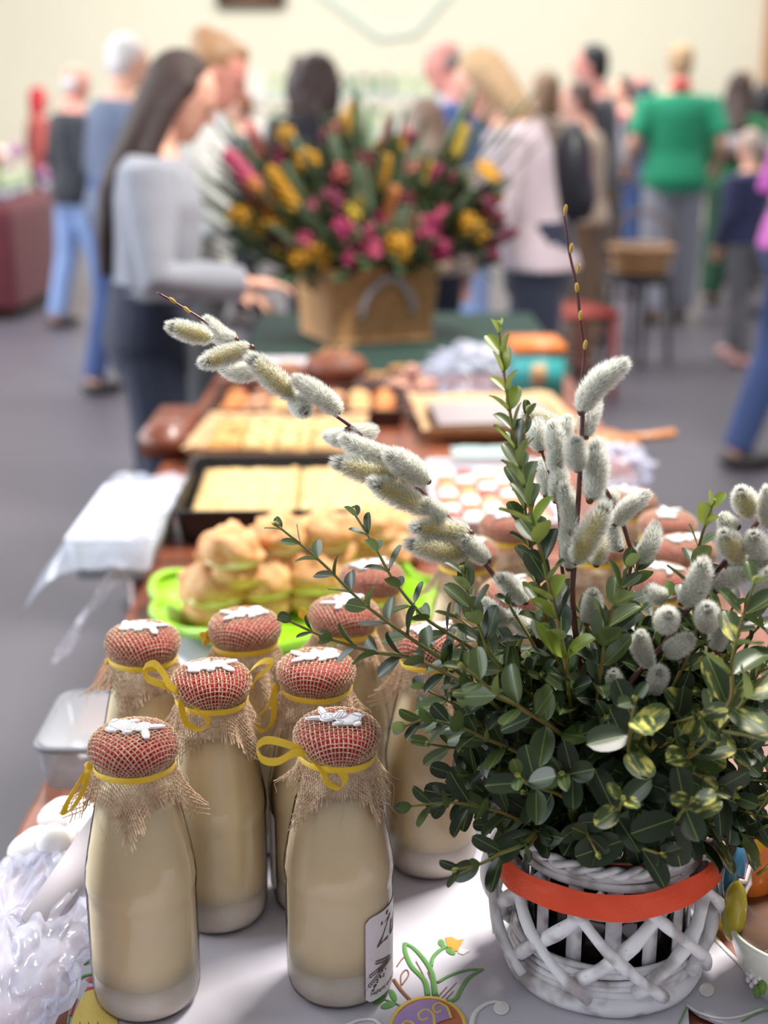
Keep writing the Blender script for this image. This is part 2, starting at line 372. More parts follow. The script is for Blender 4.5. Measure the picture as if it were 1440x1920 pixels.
me_liq = MB().lathe(sub_prof(BP, 0.0016, 0.0302, 0.168), 48).mesh('soup', m_liq)
CAPP = [(0.0, 0.2215), (0.012, 0.2213), (0.020, 0.2204), (0.0265, 0.2180), (0.0302, 0.2140), (0.0315, 0.2090), (0.0308, 0.2040), (0.0286, 0.2000), (0.0266, 0.1965)]
me_cap = MB().lathe([(max(0, r - 0.0009), z - 0.0008) for r, z in CAPP][::-1] + [], 48).mesh('cap', m_red)
arc = [0.0]
for (r0, z0), (r1, z1) in zip(CAPP, CAPP[1:]): arc.append(arc[-1] + math.hypot(r1 - r0, z1 - z0))
ATIE = arc[-1]
def bottle_r(z):
    for (r0, a), (r1, b) in zip(BP[2:], BP[3:]):
        if a <= z <= b: return r0 + (r1 - r0) * (z - a) / (b - a)
    return 0.0245
def cover(u, v, off, ph, folds):
    rho = math.hypot(u, v); a = math.atan2(v, u)
    if rho <= ATIE:
        for i in range(len(arc) - 1):
            if rho <= arc[i + 1]:
                t = (rho - arc[i]) / (arc[i + 1] - arc[i]); (r0, z0), (r1, z1) = CAPP[i], CAPP[i + 1]
                n = Vector((z0 - z1, r1 - r0)).normalized(); r = r0 + (r1 - r0) * t + n.x * off; z = z0 + (z1 - z0) * t + n.y * off
                break
    else:
        s = rho - ATIE; f = 0.5 + 0.5 * math.sin(folds * a + ph) * math.cos(3 * a + ph * 2); k = min(1, s / 0.012)
        z = 0.1970 - s * (0.95 - 0.10 * f); r = max(0.0264 + s * 0.1, bottle_r(max(z, 0.1)) + 0.0012) + k * (0.0008 + (0.10 + 0.30 * s / 0.04) * f * s) + off
    return Vector((r * math.cos(a), r * math.sin(a), z))
def burlap(seed, pitch=0.0033, hs=0.072):
    R = random.Random(seed); b = MB(); ph = R.random() * 6; folds = R.choice((8, 9, 10)); n = int(hs / pitch)
    for d in (0, 1):
        for i in range(-n, n + 1):
            c = i * pitch + R.uniform(-0.0004, 0.0004); lo, hi = -hs - R.uniform(0, 0.006), hs + R.uniform(0, 0.006); pts = []
            js = [lo] + [j * pitch for j in range(-n, n + 1)] + [hi]
            for k, w in enumerate(js):
                jit = R.uniform(-0.0003, 0.0003); off = 0.0005 + 0.00042 * (1 if (k + i + d) % 2 else -1)
                if k in (0, len(js) - 1): jit *= 6; off += R.uniform(0, 0.002)
                pts.append(cover(w, c + jit, off, ph, folds) if d == 0 else cover(c + jit, w, off, ph, folds))
            b.tube(pts, 0.00044 * R.uniform(0.8, 1.2), 4, cap=False)
    for q in range(5):                        # loose fibres
        a = R.random() * 6.28; p0 = cover(0.07 * math.cos(a), 0.07 * math.sin(a), 0.001, ph, folds); pts = [p0]
        for k in range(6): pts.append(pts[-1] + Vector((math.cos(a) * 0.002 + R.uniform(-.004, .004), math.sin(a) * 0.002 + R.uniform(-.004, .004), -0.0045)))
        b.tube(spline(pts, 3), 0.00018, 3, cap=False)
    return b.mesh('burlap_cover', m_burlap)
me_burlap = [burlap(k) for k in (3, 11, 29)]
def bunny():
    b = MB(); T = 0.0011
    def disc(cx, cy, rx, ry, rot=0, z=0):
        M = Matrix.Rotation(rot, 3, 'Z'); prof = [(1, 0), (1, T * 0.8), (0.93, T), (0.0001, T)]; n = 20; vs = []
        for r, zz in prof:
            for j in range(n):
                a = 2 * PI * j / n; vs.append(M @ Vector((rx * r * math.cos(a), ry * r * math.sin(a), zz + z)) + Vector((cx, cy, 0)))
        b.cur = 0; b.add(vs, [(i * n + j, i * n + (j + 1) % n, (i + 1) * n + (j + 1) % n, (i + 1) * n + j) for i in range(3) for j in range(n)])
        ring = [M @ Vector((rx * 0.86 * math.cos(2 * PI * j / 20), ry * 0.86 * math.sin(2 * PI * j / 20), T + z)) + Vector((cx, cy, 0)) for j in range(21)]
        b.cur = 1; b.tube(ring, 0.00016, 4, cap=False); b.cur = 0
    disc(-0.008, 0.0005, 0.0075, 0.0056, 0.2); disc(-0.0148, 0.003, 0.0026, 0.0024); disc(-0.011, -0.0052, 0.0042, 0.0022, -0.2); disc(-0.004, 0.0058, 0.0036, 0.002, 0.5)
    disc(-0.001, -0.001, 0.0052, 0.0044, 0.3, 0.0004); disc(0.0052, 0.0018, 0.0052, 0.0047, 0, 0.0003)
    disc(0.0118, 0.0042, 0.0062, 0.0021, 0.35); disc(0.0112, -0.0032, 0.0064, 0.0022, -0.75)
    disc(0.0005, -0.0055, 0.0026, 0.0017, 0.4, 0.0003)
    b.cur = 1
    for x, y in ((0.0062, 0.0036), (0.0072, 0.0008), (0.0046, 0.0002)): b.ell((x, y, T + 0.0004), (0.0004, 0.0004, 0.0003), 6, 4)
    for k in range(3): b.tube([(-0.003 + k * 0.0016, 0.002, T + 0.0005), (-0.0024 + k * 0.0016, -0.004, T + 0.0005)], 0.00015, 4)
    return b.mesh('bunny_ornament', [m_bunny, m_ink])
me_bunny = bunny()
def band():
    b = MB(); n = 48; vs = []
    for j in range(n):
        a = 2 * PI * j / n; r = 0.0290 + 0.0003 * math.sin(5 * a)
        for dz, dr in ((-0.0026, -0.0004), (0.0, 0.0004), (0.0024, -0.0002)): vs.append(((r + dr) * math.cos(a), (r + dr) * math.sin(a), 0.1948 + dz + 0.0006 * math.sin(2 * a)))
    b.add(vs, [(j * 3 + k, ((j + 1) % n) * 3 + k, ((j + 1) % n) * 3 + k + 1, j * 3 + k + 1) for j in range(n) for k in (0, 1)])
    return b.mesh('ribbon', m_yel)
me_band = band()
def cyl_patch(name, a0, a1, z0, z1, m, parent, r=RB - 0.0001, n=20):
    b = MB(); vs = []
    for i in range(n + 1):
        t = i / n; a = a0 + (a1 - a0) * t; e = 0.004 * max(0, 1 - min(t, 1 - t) * n / 1.2)
        for z in (z0 + e, (z0 + z1) / 2, z1 - e): vs.append((r * math.cos(a), r * math.sin(a), z))
    b.add(vs, [(i * 3 + k, (i + 1) * 3 + k, (i + 1) * 3 + k + 1, i * 3 + k + 1) for i in range(n) for k in (0, 1)])
    return b.build(name, m, parent)
def wrap(vs, a0, z0, r): return [(r * math.cos(a0 + x / r), r * math.sin(a0 + x / r), z0 + y) for x, y, *_ in vs]
def print_text(name, txt, size, a0, z0, r, m, parent, shear=0.0, bold=0.0, rot=0.0):
    c = bpy.data.curves.new('t', 'FONT'); c.body = txt; c.size = size; c.shear = shear; c.offset = bold
    o = bpy.data.objects.new('t', c); COL.objects.link(o)
    me = bpy.data.meshes.new_from_object(o.evaluated_get(bpy.context.evaluated_depsgraph_get())); bpy.data.objects.remove(o)
    q = Matrix.Rotation(rot, 2); vs = wrap([q @ Vector(v.co[:2]) for v in me.vertices], a0, z0, r); fs = [tuple(p.vertices) for p in me.polygons]
    return MB().add(vs, fs).build(name, m, parent)
def loop_ribbon(parent, pts, width, sides, name='bow_loop'):
    base = Vector(parent.location); pts = spline([p - base for p in pts], 14); k = len(pts)
    ss = [sides[0].lerp(sides[1], i / (k - 1)) for i in range(k)]
    o = MB().strip(pts, width, ss).build(name, m_yel, parent, False); o.rotation_euler.z = 0
    o.matrix_local = Matrix.Rotation(-parent.rotation_euler.z, 4, 'Z'); solid(o, 0.0005)
    return o
GB = 'bottles of cloudy rye soup'
def bottle(x, y, rz, orn, label, var=0, hb=1.0):
    t = empty('soup_bottle', (x, y, CZ + 0.0001), label, 'bottle', GB, rz)
    put('glass', me_glass, t); put('soup', me_liq, t); put('sediment', me_sed, t)
    put('cap', me_cap, t, label='red cloth cap'); put('burlap_cover', me_burlap[var], t); put('ribbon', me_band, t, label='thin yellow satin ribbon')
    put('bunny_ornament', me_bunny, t, M=Matrix.Translation((0, 0, 0.2224)) @ Matrix.Rotation(orn - rz, 4, 'Z') @ Matrix.Diagonal((1.18, 1.55, 1.2, 1)), label='white cut-out bunny')
    return t
R_ = math.radians
def dep(t, z=0.19): p = t.location; return p.y * CP - (p.z + z - EYE) * SP
bA = bottle(-0.179, 0.888, R_(48), R_(-20), 'bottle of rye soup standing beside the plastic bag, hen embroidery at its foot', 0)
bB = bottle(-0.034, 0.905, R_(5), R_(160), 'full bottle of cloudy rye soup with a white wheat-ear label, beside the embroidered egg', 1)
bC = bottle(-0.137, 1.000, R_(12), R_(5), 'bottle of rye soup with two yellow bow loops, standing right behind the unlabelled pair gap', 2)
bC['label'] = 'bottle of rye soup with yellow bow loops on both sides of its cap'
bD = bottle(-0.055, 1.022, R_(-10), R_(190), 'bottle of rye soup with a pale label, standing directly behind the wheat-label bottle', 0)
bE = bottle(-0.206, 1.085, R_(30), R_(-15), 'bottle of rye soup standing beside the grey-rimmed plastic box', 1)
bF = bottle(-0.122, 1.118, R_(70), R_(200), 'bottle of rye soup standing next to the lime green plate of cream puffs', 2)
bG = bottle(-0.036, 1.150, R_(20), R_(230), 'bottle of rye soup whose cap shows behind the two thin boxwood sprigs', 1)
bI = bottle(0.042, 1.082, R_(50), R_(20), 'bottle of rye soup half hidden by the boxwood, beside the white wicker basket', 0)
for i, (x, y) in enumerate(((-0.012, 1.252), (0.121, 1.20), (0.085, 1.33), (0.135, 1.42), (0.222, 1.352), (0.268, 1.252), (0.312, 1.345), (0.312, 1.437), (0.285, 1.528))):
    z_ = bottle(x, y, i * 1.1, 0.5 + i, 'bottle of rye soup in the crowd behind the boxwood and willow', i % 3); z_['group'] = 'rye soup bottles behind the boxwood'
    if x > 0.24: z_.location.z = TZ + 0.0002
X_, Z_ = Vector((1, 0, 0)), Vector((0, 0.3, 1))
def bow(t, knot, loops, d=None, w=0.0056):
    d = d or dep(t) - 0.024; k = P(*knot, d)
    for lp in loops:
        pts = [k] + [P(x, y, d - (lp[3] if len(lp) > 3 else 0.004)) for x, y in lp[0]] + ([k] if lp[2] else [])
        s0, s1 = lp[1]; loop_ribbon(t, pts, w, [Vector(s0), Vector(s1)], 'bow_loop' if lp[2] else 'bow_tail')
    M = Matrix.Rotation(-t.rotation_euler.z, 4, 'Z') @ Matrix.Translation(k - Vector(t.location))
    b = MB().ell((0, 0, 0), (0.003, 0.0028, 0.0032), 10, 8, lump=0.2, ls=400).build('bow_knot', m_yel, t); b.matrix_local = M
UPV = (0, 0.25, 1); TILT = (0.5, 0.6, 0.6)
bow(bB, (577, 1413), [([(540, 1396), (500, 1388), (482, 1402), (492, 1424), (520, 1428), (552, 1412)], (UPV, UPV), True), ([(612, 1430), (640, 1448), (648, 1466), (636, 1478), (616, 1468), (602, 1440)], ((0.6, 0.5, 0.6), (0.7, 0.6, -0.1)), True)])
bow(bA, (166, 1436), [([(152, 1462), (130, 1498), (120, 1522), (132, 1520), (152, 1490), (164, 1455)], ((0.8, 0.5, 0.3), (0.8, 0.5, 0.3)), True)], dep(bA) - 0.002)
bow(bC, (342, 1301), [([(305, 1284), (276, 1272), (270, 1252), (288, 1244), (306, 1262), (318, 1284)], (UPV, (0.6, 0.5, 0.6)), True), ([(362, 1318), (386, 1340), (391, 1360), (374, 1368), (350, 1356), (340, 1325)], ((0.6, 0.5, 0.6), (0.7, 0.6, -0.1)), True)])
bow(bC, (462, 1284), [([(470, 1258), (492, 1240), (512, 1242), (500, 1256), (480, 1272), (472, 1290)], ((0.6, 0.5, 0.6), UPV), True)], dep(bC) - 0.004)
bow(bD, (516, 1288), [([(506, 1320), (484, 1346), (482, 1366), (498, 1370), (512, 1350), (514, 1310)], ((0.8, 0.5, 0.3), (0.8, 0.5, 0.3)), True)], dep(bD) - 0.008)
bow(bE, (203, 1240), [([(196, 1248), (188, 1258)], ((0.4, 0.5, 0.6), (0.4, 0.5, 0.6)), False)], dep(bE) + 0.0)
bow(bF, (391, 1199), [([(382, 1190), (374, 1192)], (UPV, UPV), False), ([(384, 1206), (380, 1198), (388, 1188)], (UPV, UPV), True)], dep(bF) - 0.004)
bow(bG, (590, 1172), [([(575, 1160), (560, 1150), (566, 1144), (580, 1156)], (UPV, UPV), True)], dep(bG) - 0.004)
# wheat label on bottle B, pale label on bottle D
def ang(t, deg): return R_(-90 + deg) - t.rotation_euler.z     # 0 = towards the lens, positive to the right
a0 = ang(bB, 30); cyl_patch('label', a0, a0 + 1.75, 0.006, 0.078, m_paper, bB)
lab = bB.children[-1]; lab['label'] = 'white paper label with wheat ears'
RL = RB + 0.0002
print_text('title_print', 'Żurek', 0.026, a0 + 0.22, 0.050, RL, m_ink, lab, 0.35, 0.0002, 0.1)
print_text('small_print', 'Najlepiej spożyć przed', 0.0046, a0 + 0.10, 0.0115, RL, m_ink, lab, 0, 0.00005)
ear = MB()
for k, (sx, sy, rot, L_) in enumerate(((0.010, 0.038, -0.25, 0.018), (0.004, 0.029, 0.25, 0.024), (0.003, 0.021, 0.55, 0.024), (0.012, 0.030, 0.1, 0.02))):
    q = Matrix.Rotation(rot, 2)
    for i in range(11):
        for sd in (-1, 1):
            cx, cy = L_ * i / 11, sd * 0.0011; r2 = Matrix.Rotation(rot + sd * 0.5 + PI, 2); c = q @ Vector((cx, cy)) + Vector((sx, sy))
            e = [c + r2 @ Vector((0.0014 * math.cos(w), 0.00048 * math.sin(w))) for w in [2 * PI * j / 8 for j in range(8)]]
            ear.add(wrap(e, a0, 0, RL), [tuple(range(8))])
    for i in range(6):
        c = q @ Vector((L_ * i / 8, 0)) + Vector((sx, sy)); d = c + q @ Vector((-0.012, 0.005 * (1 if i % 2 else -1)))
        nn = Vector((c.y - d.y, d.x - c.x)).normalized() * 0.00012; ear.add(wrap([c - nn, c + nn, d], a0, 0, RL), [(0, 1, 2)])
for i in range(16): 
    c = Vector((0.006 + 0.0012 * i * U(0.5, 1), 0.017 + 0.0007 * i + U(-.002, .002))); ear.add(wrap([c + Vector((0.0012 * math.cos(w), 0.0008 * math.sin(w))) for w in [2 * PI * j / 7 for j in range(7)]], a0, 0, RL), [tuple(range(7))])
ear.build('wheat_print', m_ink, lab)
a1 = ang(bD, -58); cyl_patch('label', a1 - 1.6, a1, 0.02, 0.09, m_paper, bD)
l2 = bD.children[-1]; sw = MB()
for rr, m0, m1 in ((0.006, 0.4, 4.2), (0.003, 3.6, 8.4)):
    vv = []
    for i in range(15):
        w = m0 + (m1 - m0) * i / 14; vv += [(-0.012 + (rr - 0.0005) * math.cos(w), 0.04 + (rr - 0.0005) * math.sin(w)), (-0.012 + (rr + 0.0005) * math.cos(w), 0.04 + (rr + 0.0005) * math.sin(w))]
    sw.add(wrap(vv, a1, 0, RL), [(2 * i, 2 * i + 1, 2 * i + 3, 2 * i + 2) for i in range(14)])
sw.build('print_mark', m_red_ink, l2)

# ================================================================== WHITE WICKER BASKET
m_wick = mat('white_painted_cane', srgb(228, 228, 232), 0.5, bump=0.12, bump_scale=90)
def wick_specks():
    N, L = nodes(m_wick); b = N['Principled BSDF']; tc = N.new('ShaderNodeTexCoord')
    n = N.new('ShaderNodeTexNoise'); n.inputs['Scale'].default_value = 170; n.inputs['Detail'].default_value = 3; L.new(tc.outputs['Object'], n.inputs['Vector'])
    r = N.new('ShaderNodeValToRGB'); r.color_ramp.elements[0].position = 0.24; r.color_ramp.elements[1].position = 0.29
    r.color_ramp.elements[0].color = srgb(110, 96, 84); r.color_ramp.elements[1].color = srgb(230, 230, 234)
    n2 = N.new('ShaderNodeTexNoise'); n2.inputs['Scale'].default_value = 40; L.new(tc.outputs['Object'], n2.inputs['Vector'])
    r2 = N.new('ShaderNodeValToRGB'); r2.color_ramp.elements[0].color = srgb(196, 190, 188); r2.color_ramp.elements[1].color = (1, 1, 1, 1); r2.color_ramp.elements[0].position = 0.35; r2.color_ramp.elements[1].position = 0.5
    mx = N.new('ShaderNodeMix'); mx.data_type = 'RGBA'; mx.blend_type = 'MULTIPLY'; mx.inputs['Factor'].default_value = 1
    L.new(n.outputs['Fac'], r.inputs['Fac']); L.new(n2.outputs['Fac'], r2.inputs['Fac']); L.new(r.outputs['Color'], mx.inputs['A']); L.new(r2.outputs['Color'], mx.inputs['B']); L.new(mx.outputs['Result'], b.inputs['Base Color'])
wick_specks()
m_orange = mat('orange_satin', srgb(230, 72, 26), 0.35, sheen=0.0, bump=0.25, bump_scale=900)
m_darkglass = mat('dark_glass', srgb(24, 20, 18), 0.08, spec=0.6)
BX, BY = 0.172, 0.934
bask = empty('wicker_basket', (BX, BY, CZ + 0.0002), 'white painted wicker pot basket with open lattice and orange ribbon', 'basket', sc=0.95)
def br(z):                                    # radius of the barrel at height z
    pr_ = [(0, 0.0745), (0.02, 0.0785), (0.045, 0.0865), (0.07, 0.0875), (0.09, 0.0825), (0.108, 0.0765), (0.125, 0.073)]
    for (a, ra), (b, rb) in zip(pr_, pr_[1:]):
        if a <= z <= b: t = (z - a) / (b - a); t = t * t * (3 - 2 * t) if False else t; return ra + (rb - ra) * t
    return pr_[-1][1]
MB().lathe([(0.0, 0.001), (0.066, 0.001), (0.066, 0.006), (0.0, 0.006)], 40).build('base_plate', m_wick, bask)
MB().ring((0, 0, 0.0092), 0.0735, 0.0088, 56, 8, lambda a: 0.0004 * math.sin(9 * a), 1.0).build('base_ring', m_wick, bask)
for z, R, r in ((0.0195, 0.0745, 0.0036), (0.0245, 0.0748, 0.0030), (0.0290, 0.0735, 0.0028)): MB().ring((0, 0, z), R, r, 56, 6, lambda a, z=z: 0.0007 * math.sin(5 * a + z * 900)).build('hoop', m_wick, bask)
for z, R, r in ((0.036, 0.0735, 0.0032), (0.0405, 0.0735, 0.0026), (0.088, 0.0735, 0.0036), (0.0945, 0.0725, 0.0032), (0.112, 0.0725, 0.0034), (0.118, 0.0715, 0.003)): MB().ring((0, 0, z), R, r, 56, 6, lambda a, z=z: 0.0008 * math.sin(4 * a + z * 700)).build('hoop', m_wick, bask)
for i in range(14):                           # flat upright splints inside
    a = 2 * PI * i / 14 + 0.16; c, s = math.cos(a), math.sin(a)
    o = MB().rbox((0, 0, 0.0585), (0.0028, 0.0125, 0.105), 0.001).build('rib', m_wick, bask); o.location = (0.0675 * c, 0.0675 * s, 0); o.rotation_euler = (0, 0, a)
for i in range(9):                            # crossing lattice canes
    a = 2 * PI * i / 9
    pts = []
    for k in range(13):
        t = k / 12; z = 0.022 + 0.085 * t; q = a + 1.05 * t; r = br(z) - 0.001; pts.append((r * math.cos(q), r * math.sin(q), z))
    MB().tube(pts, [0.0058 + 0.0008 * math.sin(k * 1.3 + i) for k in range(13)], 8).build('cane', m_wick, bask)
    pts = []
    for k in range(13):
        t = k / 12; z = 0.020 + 0.084 * t; q = a + 0.25 - 0.95 * t; r = br(z) + 0.0075 - 0.004 * t; pts.append((r * math.cos(q), r * math.sin(q), z))
    MB().tube(pts, [0.0046 + 0.0006 * math.sin(k * 1.1 + i * 2) for k in range(13)], 8).build('cane', m_wick, bask)
for q0 in (-0.15, 2.75):                      # side loops that bulge out
    for dr in (0, 0.007):
        pts = []
        for k in range(13):
            t = k / 12; z = 0.028 + 0.088 * t; q = q0 + 0.14 * math.sin(t * 3) + dr * 8; r = 0.080 + dr * 0.5 + 0.016 * math.sin(PI * t); pts.append((r * math.cos(q), r * math.sin(q), z))
        MB().tube(pts, 0.0042, 8).build('side_loop', m_wick, bask)
for ph in (0, PI):                            # two-strand twisted rim
    pts = [((0.0715 + 0.003 * math.cos(14 * w + ph)) * math.cos(w), (0.0715 + 0.003 * math.cos(14 * w + ph)) * math.sin(w), 0.124 + 0.0028 * math.sin(14 * w + ph)) for w in [2 * PI * k / 140 for k in range(141)]]
    MB().tube(pts, 0.0031, 6).build('rim', m_wick, bask)
b = MB(); n = 180; vs = []
for j in range(n):
    a = 2 * PI * j / n; sag = 0.005 * math.sin(a + PI * 0.5 + 0.2) + 0.0012 * math.sin(5 * a)
    for k, (dz, dr) in enumerate(((-0.0105, 0.0014), (-0.005, 0.0008), (0.0, 0.0), (0.005, -0.0012), (0.0095, -0.0028))): r = 0.0892 + dr + 0.0006 * math.sin(11 * a + k); vs.append((r * math.cos(a), r * math.sin(a), 0.106 + dz + sag))
b.add(vs, [(j * 5 + k, ((j + 1) % n) * 5 + k, ((j + 1) % n) * 5 + k + 1, j * 5 + k + 1) for j in range(n) for k in range(4)])
o = b.build('ribbon', m_orange, bask, False, label='wide orange satin ribbon'); solid(o, 0.0006)
vz = MB().lathe([(0.0, 0.008), (0.052, 0.008), (0.058, 0.014), (0.0585, 0.06), (0.0575, 0.100), (0.0555, 0.100), (0.0555, 0.095), (0.0, 0.095)], 48).build('glass_vase', m_darkglass, loc=(BX, BY, CZ), label='dark glass vase standing inside the white wicker basket', cat='vase')

# ================================================================== BOXWOOD SPRIGS
def leaf_mat(name, c1, c2, back, var=0, rough=0.47):
    m = bpy.data.materials.new(name); m.use_nodes = True; N, L = nodes(m); b = N['Principled BSDF']
    b.inputs['Roughness'].default_value = rough; b.inputs['Specular IOR Level'].default_value = 0.5; b.inputs['Coat Weight'].default_value = 0.08; b.inputs['Coat Roughness'].default_value = 0.3
    oi = N.new('ShaderNodeObjectInfo'); mx = N.new('ShaderNodeMix'); mx.data_type = 'RGBA'; mx.inputs['A'].default_value = c1; mx.inputs['B'].default_value = c2
    L.new(oi.outputs['Random'], mx.inputs['Factor']); col = mx.outputs['Result']
    tc = N.new('ShaderNodeTexCoord')
    if var:
        n = N.new('ShaderNodeTexNoise'); n.noise_dimensions = '4D'; n.inputs['Scale'].default_value = 2.0; n.inputs['Detail'].default_value = 4
        mp = N.new('ShaderNodeMapping'); mp.inputs['Scale'].default_value = (2.4, 0.9, 1); L.new(tc.outputs['Object'], mp.inputs['Vector']); L.new(mp.outputs['Vector'], n.inputs['Vector'])
        ml = N.new('ShaderNodeMath'); ml.operation = 'MULTIPLY'; ml.inputs[1].default_value = 37; L.new(oi.outputs['Random'], ml.inputs[0]); L.new(ml.outputs[0], n.inputs['W'])
        r = N.new('ShaderNodeValToRGB'); r.color_ramp.elements[0].position = 0.52; r.color_ramp.elements[1].position = 0.66; L.new(n.outputs['Fac'], r.inputs['Fac'])
        m2 = N.new('ShaderNodeMix'); m2.data_type = 'RGBA'; m2.inputs['B'].default_value = srgb(212, 204, 104); L.new(col, m2.inputs['A']); L.new(r.outputs['Color'], m2.inputs['Factor']); col = m2.outputs['Result']
    sx = N.new('ShaderNodeSeparateXYZ'); L.new(tc.outputs['Object'], sx.inputs[0]); ab = N.new('ShaderNodeMath'); ab.operation = 'ABSOLUTE'; L.new(sx.outputs['X'], ab.inputs[0])
    lt = N.new('ShaderNodeMath'); lt.operation = 'LESS_THAN'; lt.inputs[1].default_value = 0.011; L.new(ab.outputs[0], lt.inputs[0])
    m3 = N.new('ShaderNodeMix'); m3.data_type = 'RGBA'; m3.inputs['B'].default_value = srgb(120, 142, 74); L.new(col, m3.inputs['A']); L.new(lt.outputs[0], m3.inputs['Factor'])
    ge = N.new('ShaderNodeNewGeometry'); m4 = N.new('ShaderNodeMix'); m4.data_type = 'RGBA'; m4.inputs['B'].default_value = back; L.new(m3.outputs['Result'], m4.inputs['A']); L.new(ge.outputs['Backfacing'], m4.inputs['Factor'])
    L.new(m4.outputs['Result'], b.inputs['Base Color'])
    tr = N.new('ShaderNodeBsdfTranslucent'); L.new(m4.outputs['Result'], tr.inputs[0]); ms = N.new('ShaderNodeMixShader'); ms.inputs[0].default_value = 0.18
    L.new(b.outputs[0], ms.inputs[1]); L.new(tr.outputs[0], ms.inputs[2]); L.new(ms.outputs[0], N['Material Output'].inputs['Surface'])
    return m
m_leaf = [leaf_mat('boxwood_dark', srgb(24, 40, 20), srgb(40, 58, 26), srgb(82, 98, 52)), leaf_mat('boxwood_mid', srgb(50, 68, 30), srgb(70, 86, 36), srgb(120, 136, 80)),
          leaf_mat('boxwood_young', srgb(140, 152, 48), srgb(112, 136, 44), srgb(150, 164, 78), rough=0.4), leaf_mat('boxwood_variegated', srgb(46, 64, 28), srgb(66, 82, 34), srgb(130, 140, 84), var=1)]
m_stem = mat('boxwood_stem', srgb(104, 116, 52), 0.5, col2=srgb(134, 104, 56), noise_scale=60)
m_bud = mat('boxwood_bud', srgb(158, 160, 84), 0.5)
def leaf_mesh(name, wid, cup, curl, m):
    b = MB(); rows = 9; vs = []; xs = (-1, -0.55, 0, 0.55, 1)
    for i in range(rows):
        t = i / (rows - 1); w = wid * (0.07, 0.50, 0.78, 0.94, 1.0, 0.97, 0.84, 0.58, 0.12)[i]
        y = 0.04 + 0.96 * (0, 0.10, 0.22, 0.36, 0.52, 0.68, 0.83, 0.945, 1.0)[i]
        for x in xs: vs.append((x * w, y, cup * w * (x * x) - curl * t * t + 0.02 * (0 if x else -1)))
    b.add(vs, [(i * 5 + k, i * 5 + k + 1, (i + 1) * 5 + k + 1, (i + 1) * 5 + k) for i in range(rows - 1) for k in range(4)])
    b.tube([(0, -0.02, -0.005), (0, 0.06, -0.012)], 0.022, 5)
    return b.mesh(name, m)
LEAF = [[leaf_mesh('leaf', w, c, k, m) for (w, c, k) in ((0.31, 0.20, 0.08), (0.29, 0.3, 0.14), (0.33, 0.12, 0.03), (0.27, 0.42, 0.2))] for m in m_leaf]
budm = MB()
for k in range(7): a = k * 2.4; budm.ell((0.12 * math.cos(a) * (k > 0), 0.12 * math.sin(a) * (k > 0), 0.12 + 0.05 * (k % 3)), (0.07, 0.07, 0.2), 6, 5)
me_bud = budm.mesh('bud', m_bud)
def sprig(pts, kinds, size, n_pairs, label, group='boxwood sprigs in the wicker basket', leafy=0.6, spread=58, tipk=None, gap=None, rnd_=random):
    """stem through the points (base first, tip last); leaf pairs on the outer part, crosswise"""
    path = spline(pts, 10); k = len(path); tip = path[-1]
    t = empty('boxwood_sprig', path[0], label, 'plant sprig', group); base = path[0]
    MB().tube([p - base for p in path], [0.0019 - 0.0010 * i / k for i in range(k)], 6).build('stem', m_stem, t)
    L = [0.0]
    for i in range(1, k): L.append(L[-1] + (path[i] - path[i - 1]).length)
    tot = L[-1]; s0 = tot * (1 - leafy); rot = rnd_.uniform(0, PI)
    for j in range(n_pairs):
        f = j / max(1, n_pairs - 1); s = s0 + (tot - s0) * (f ** 0.92) * 0.985
        i = max(1, min(k - 1, next((q for q in range(k) if L[q] >= s), k - 1)))
        u = (s - L[i - 1]) / max(1e-6, L[i] - L[i - 1]); p = path[i - 1].lerp(path[i], u); T = (path[i] - path[i - 1]).normalized()
        o1 = T.orthogonal().normalized(); rot += PI / 2 + rnd_.uniform(-0.3, 0.3)
        for sd in (0, PI):
            Nn = Quaternion(T, rot + sd) @ o1; a = R_(spread * (1 - 0.45 * f ** 3) + rnd_.uniform(-12, 14))
            Y = (T * math.cos(a) + Nn * math.sin(a)).normalized(); Zv = (T - Y * T.dot(Y)).normalized()
            Zv = (Zv + Vector((0, -0.42, 0.42))).normalized(); Zv = (Zv - Y * Zv.dot(Y)).normalized(); X = Y.cross(Zv)
            sz = size * (1.0 - 0.5 * f ** 4) * rnd_.uniform(0.78, 1.1)
            kd = rnd_.choice(kinds) if not (tipk is not None and f > 0.8) else tipk
            M = Matrix((X, Y, Zv)).transposed().to_4x4() @ Matrix.Rotation(rnd_.uniform(-0.25, 0.25), 4, 'Y'); M.translation = p - base + Nn * 0.001
            put('leaf', rnd_.choice(LEAF[kd]), t, M=M @ Matrix.Scale(sz, 4))
    T = (path[-1] - path[-2]).normalized(); M = T.to_track_quat('Z', 'Y').to_matrix().to_4x4(); M.translation = tip - base
    put('bud', me_bud, t, M=M @ Matrix.Scale(0.011, 4))
    return t
ROOT = Vector((BX, BY, CZ + 0.115))
def root(): a = U(0, 6.28); r = 0.038 * math.sqrt(rnd()); return ROOT + Vector((r * math.cos(a), r * math.sin(a), U(-0.008, 0.01)))
def px_sprig(pxs, d0, d1, *a, **k):           # outer stem by sight lines, distances from d0 (inner) to d1 (tip), then down into the basket
    m = len(pxs); pts = [P(x, y, d0 + (d1 - d0) * i / max(1, m - 1)) for i, (x, y) in enumerate(pxs)]
    r = root(); mid = r.lerp(pts[0], 0.55) + Vector((0, 0, 0.012)); return sprig([r, mid] + pts, *a, **k)
GS = 'boxwood sprigs in the wicker basket'
px_sprig([(860, 1260), (760, 1190), (680, 1130), (600, 1052), (520, 985)], 1.0, 1.0, [1, 1, 0], 0.0255, 16, 'longest thin boxwood sprig, reaching out in front of the burlap caps', leafy=0.80)
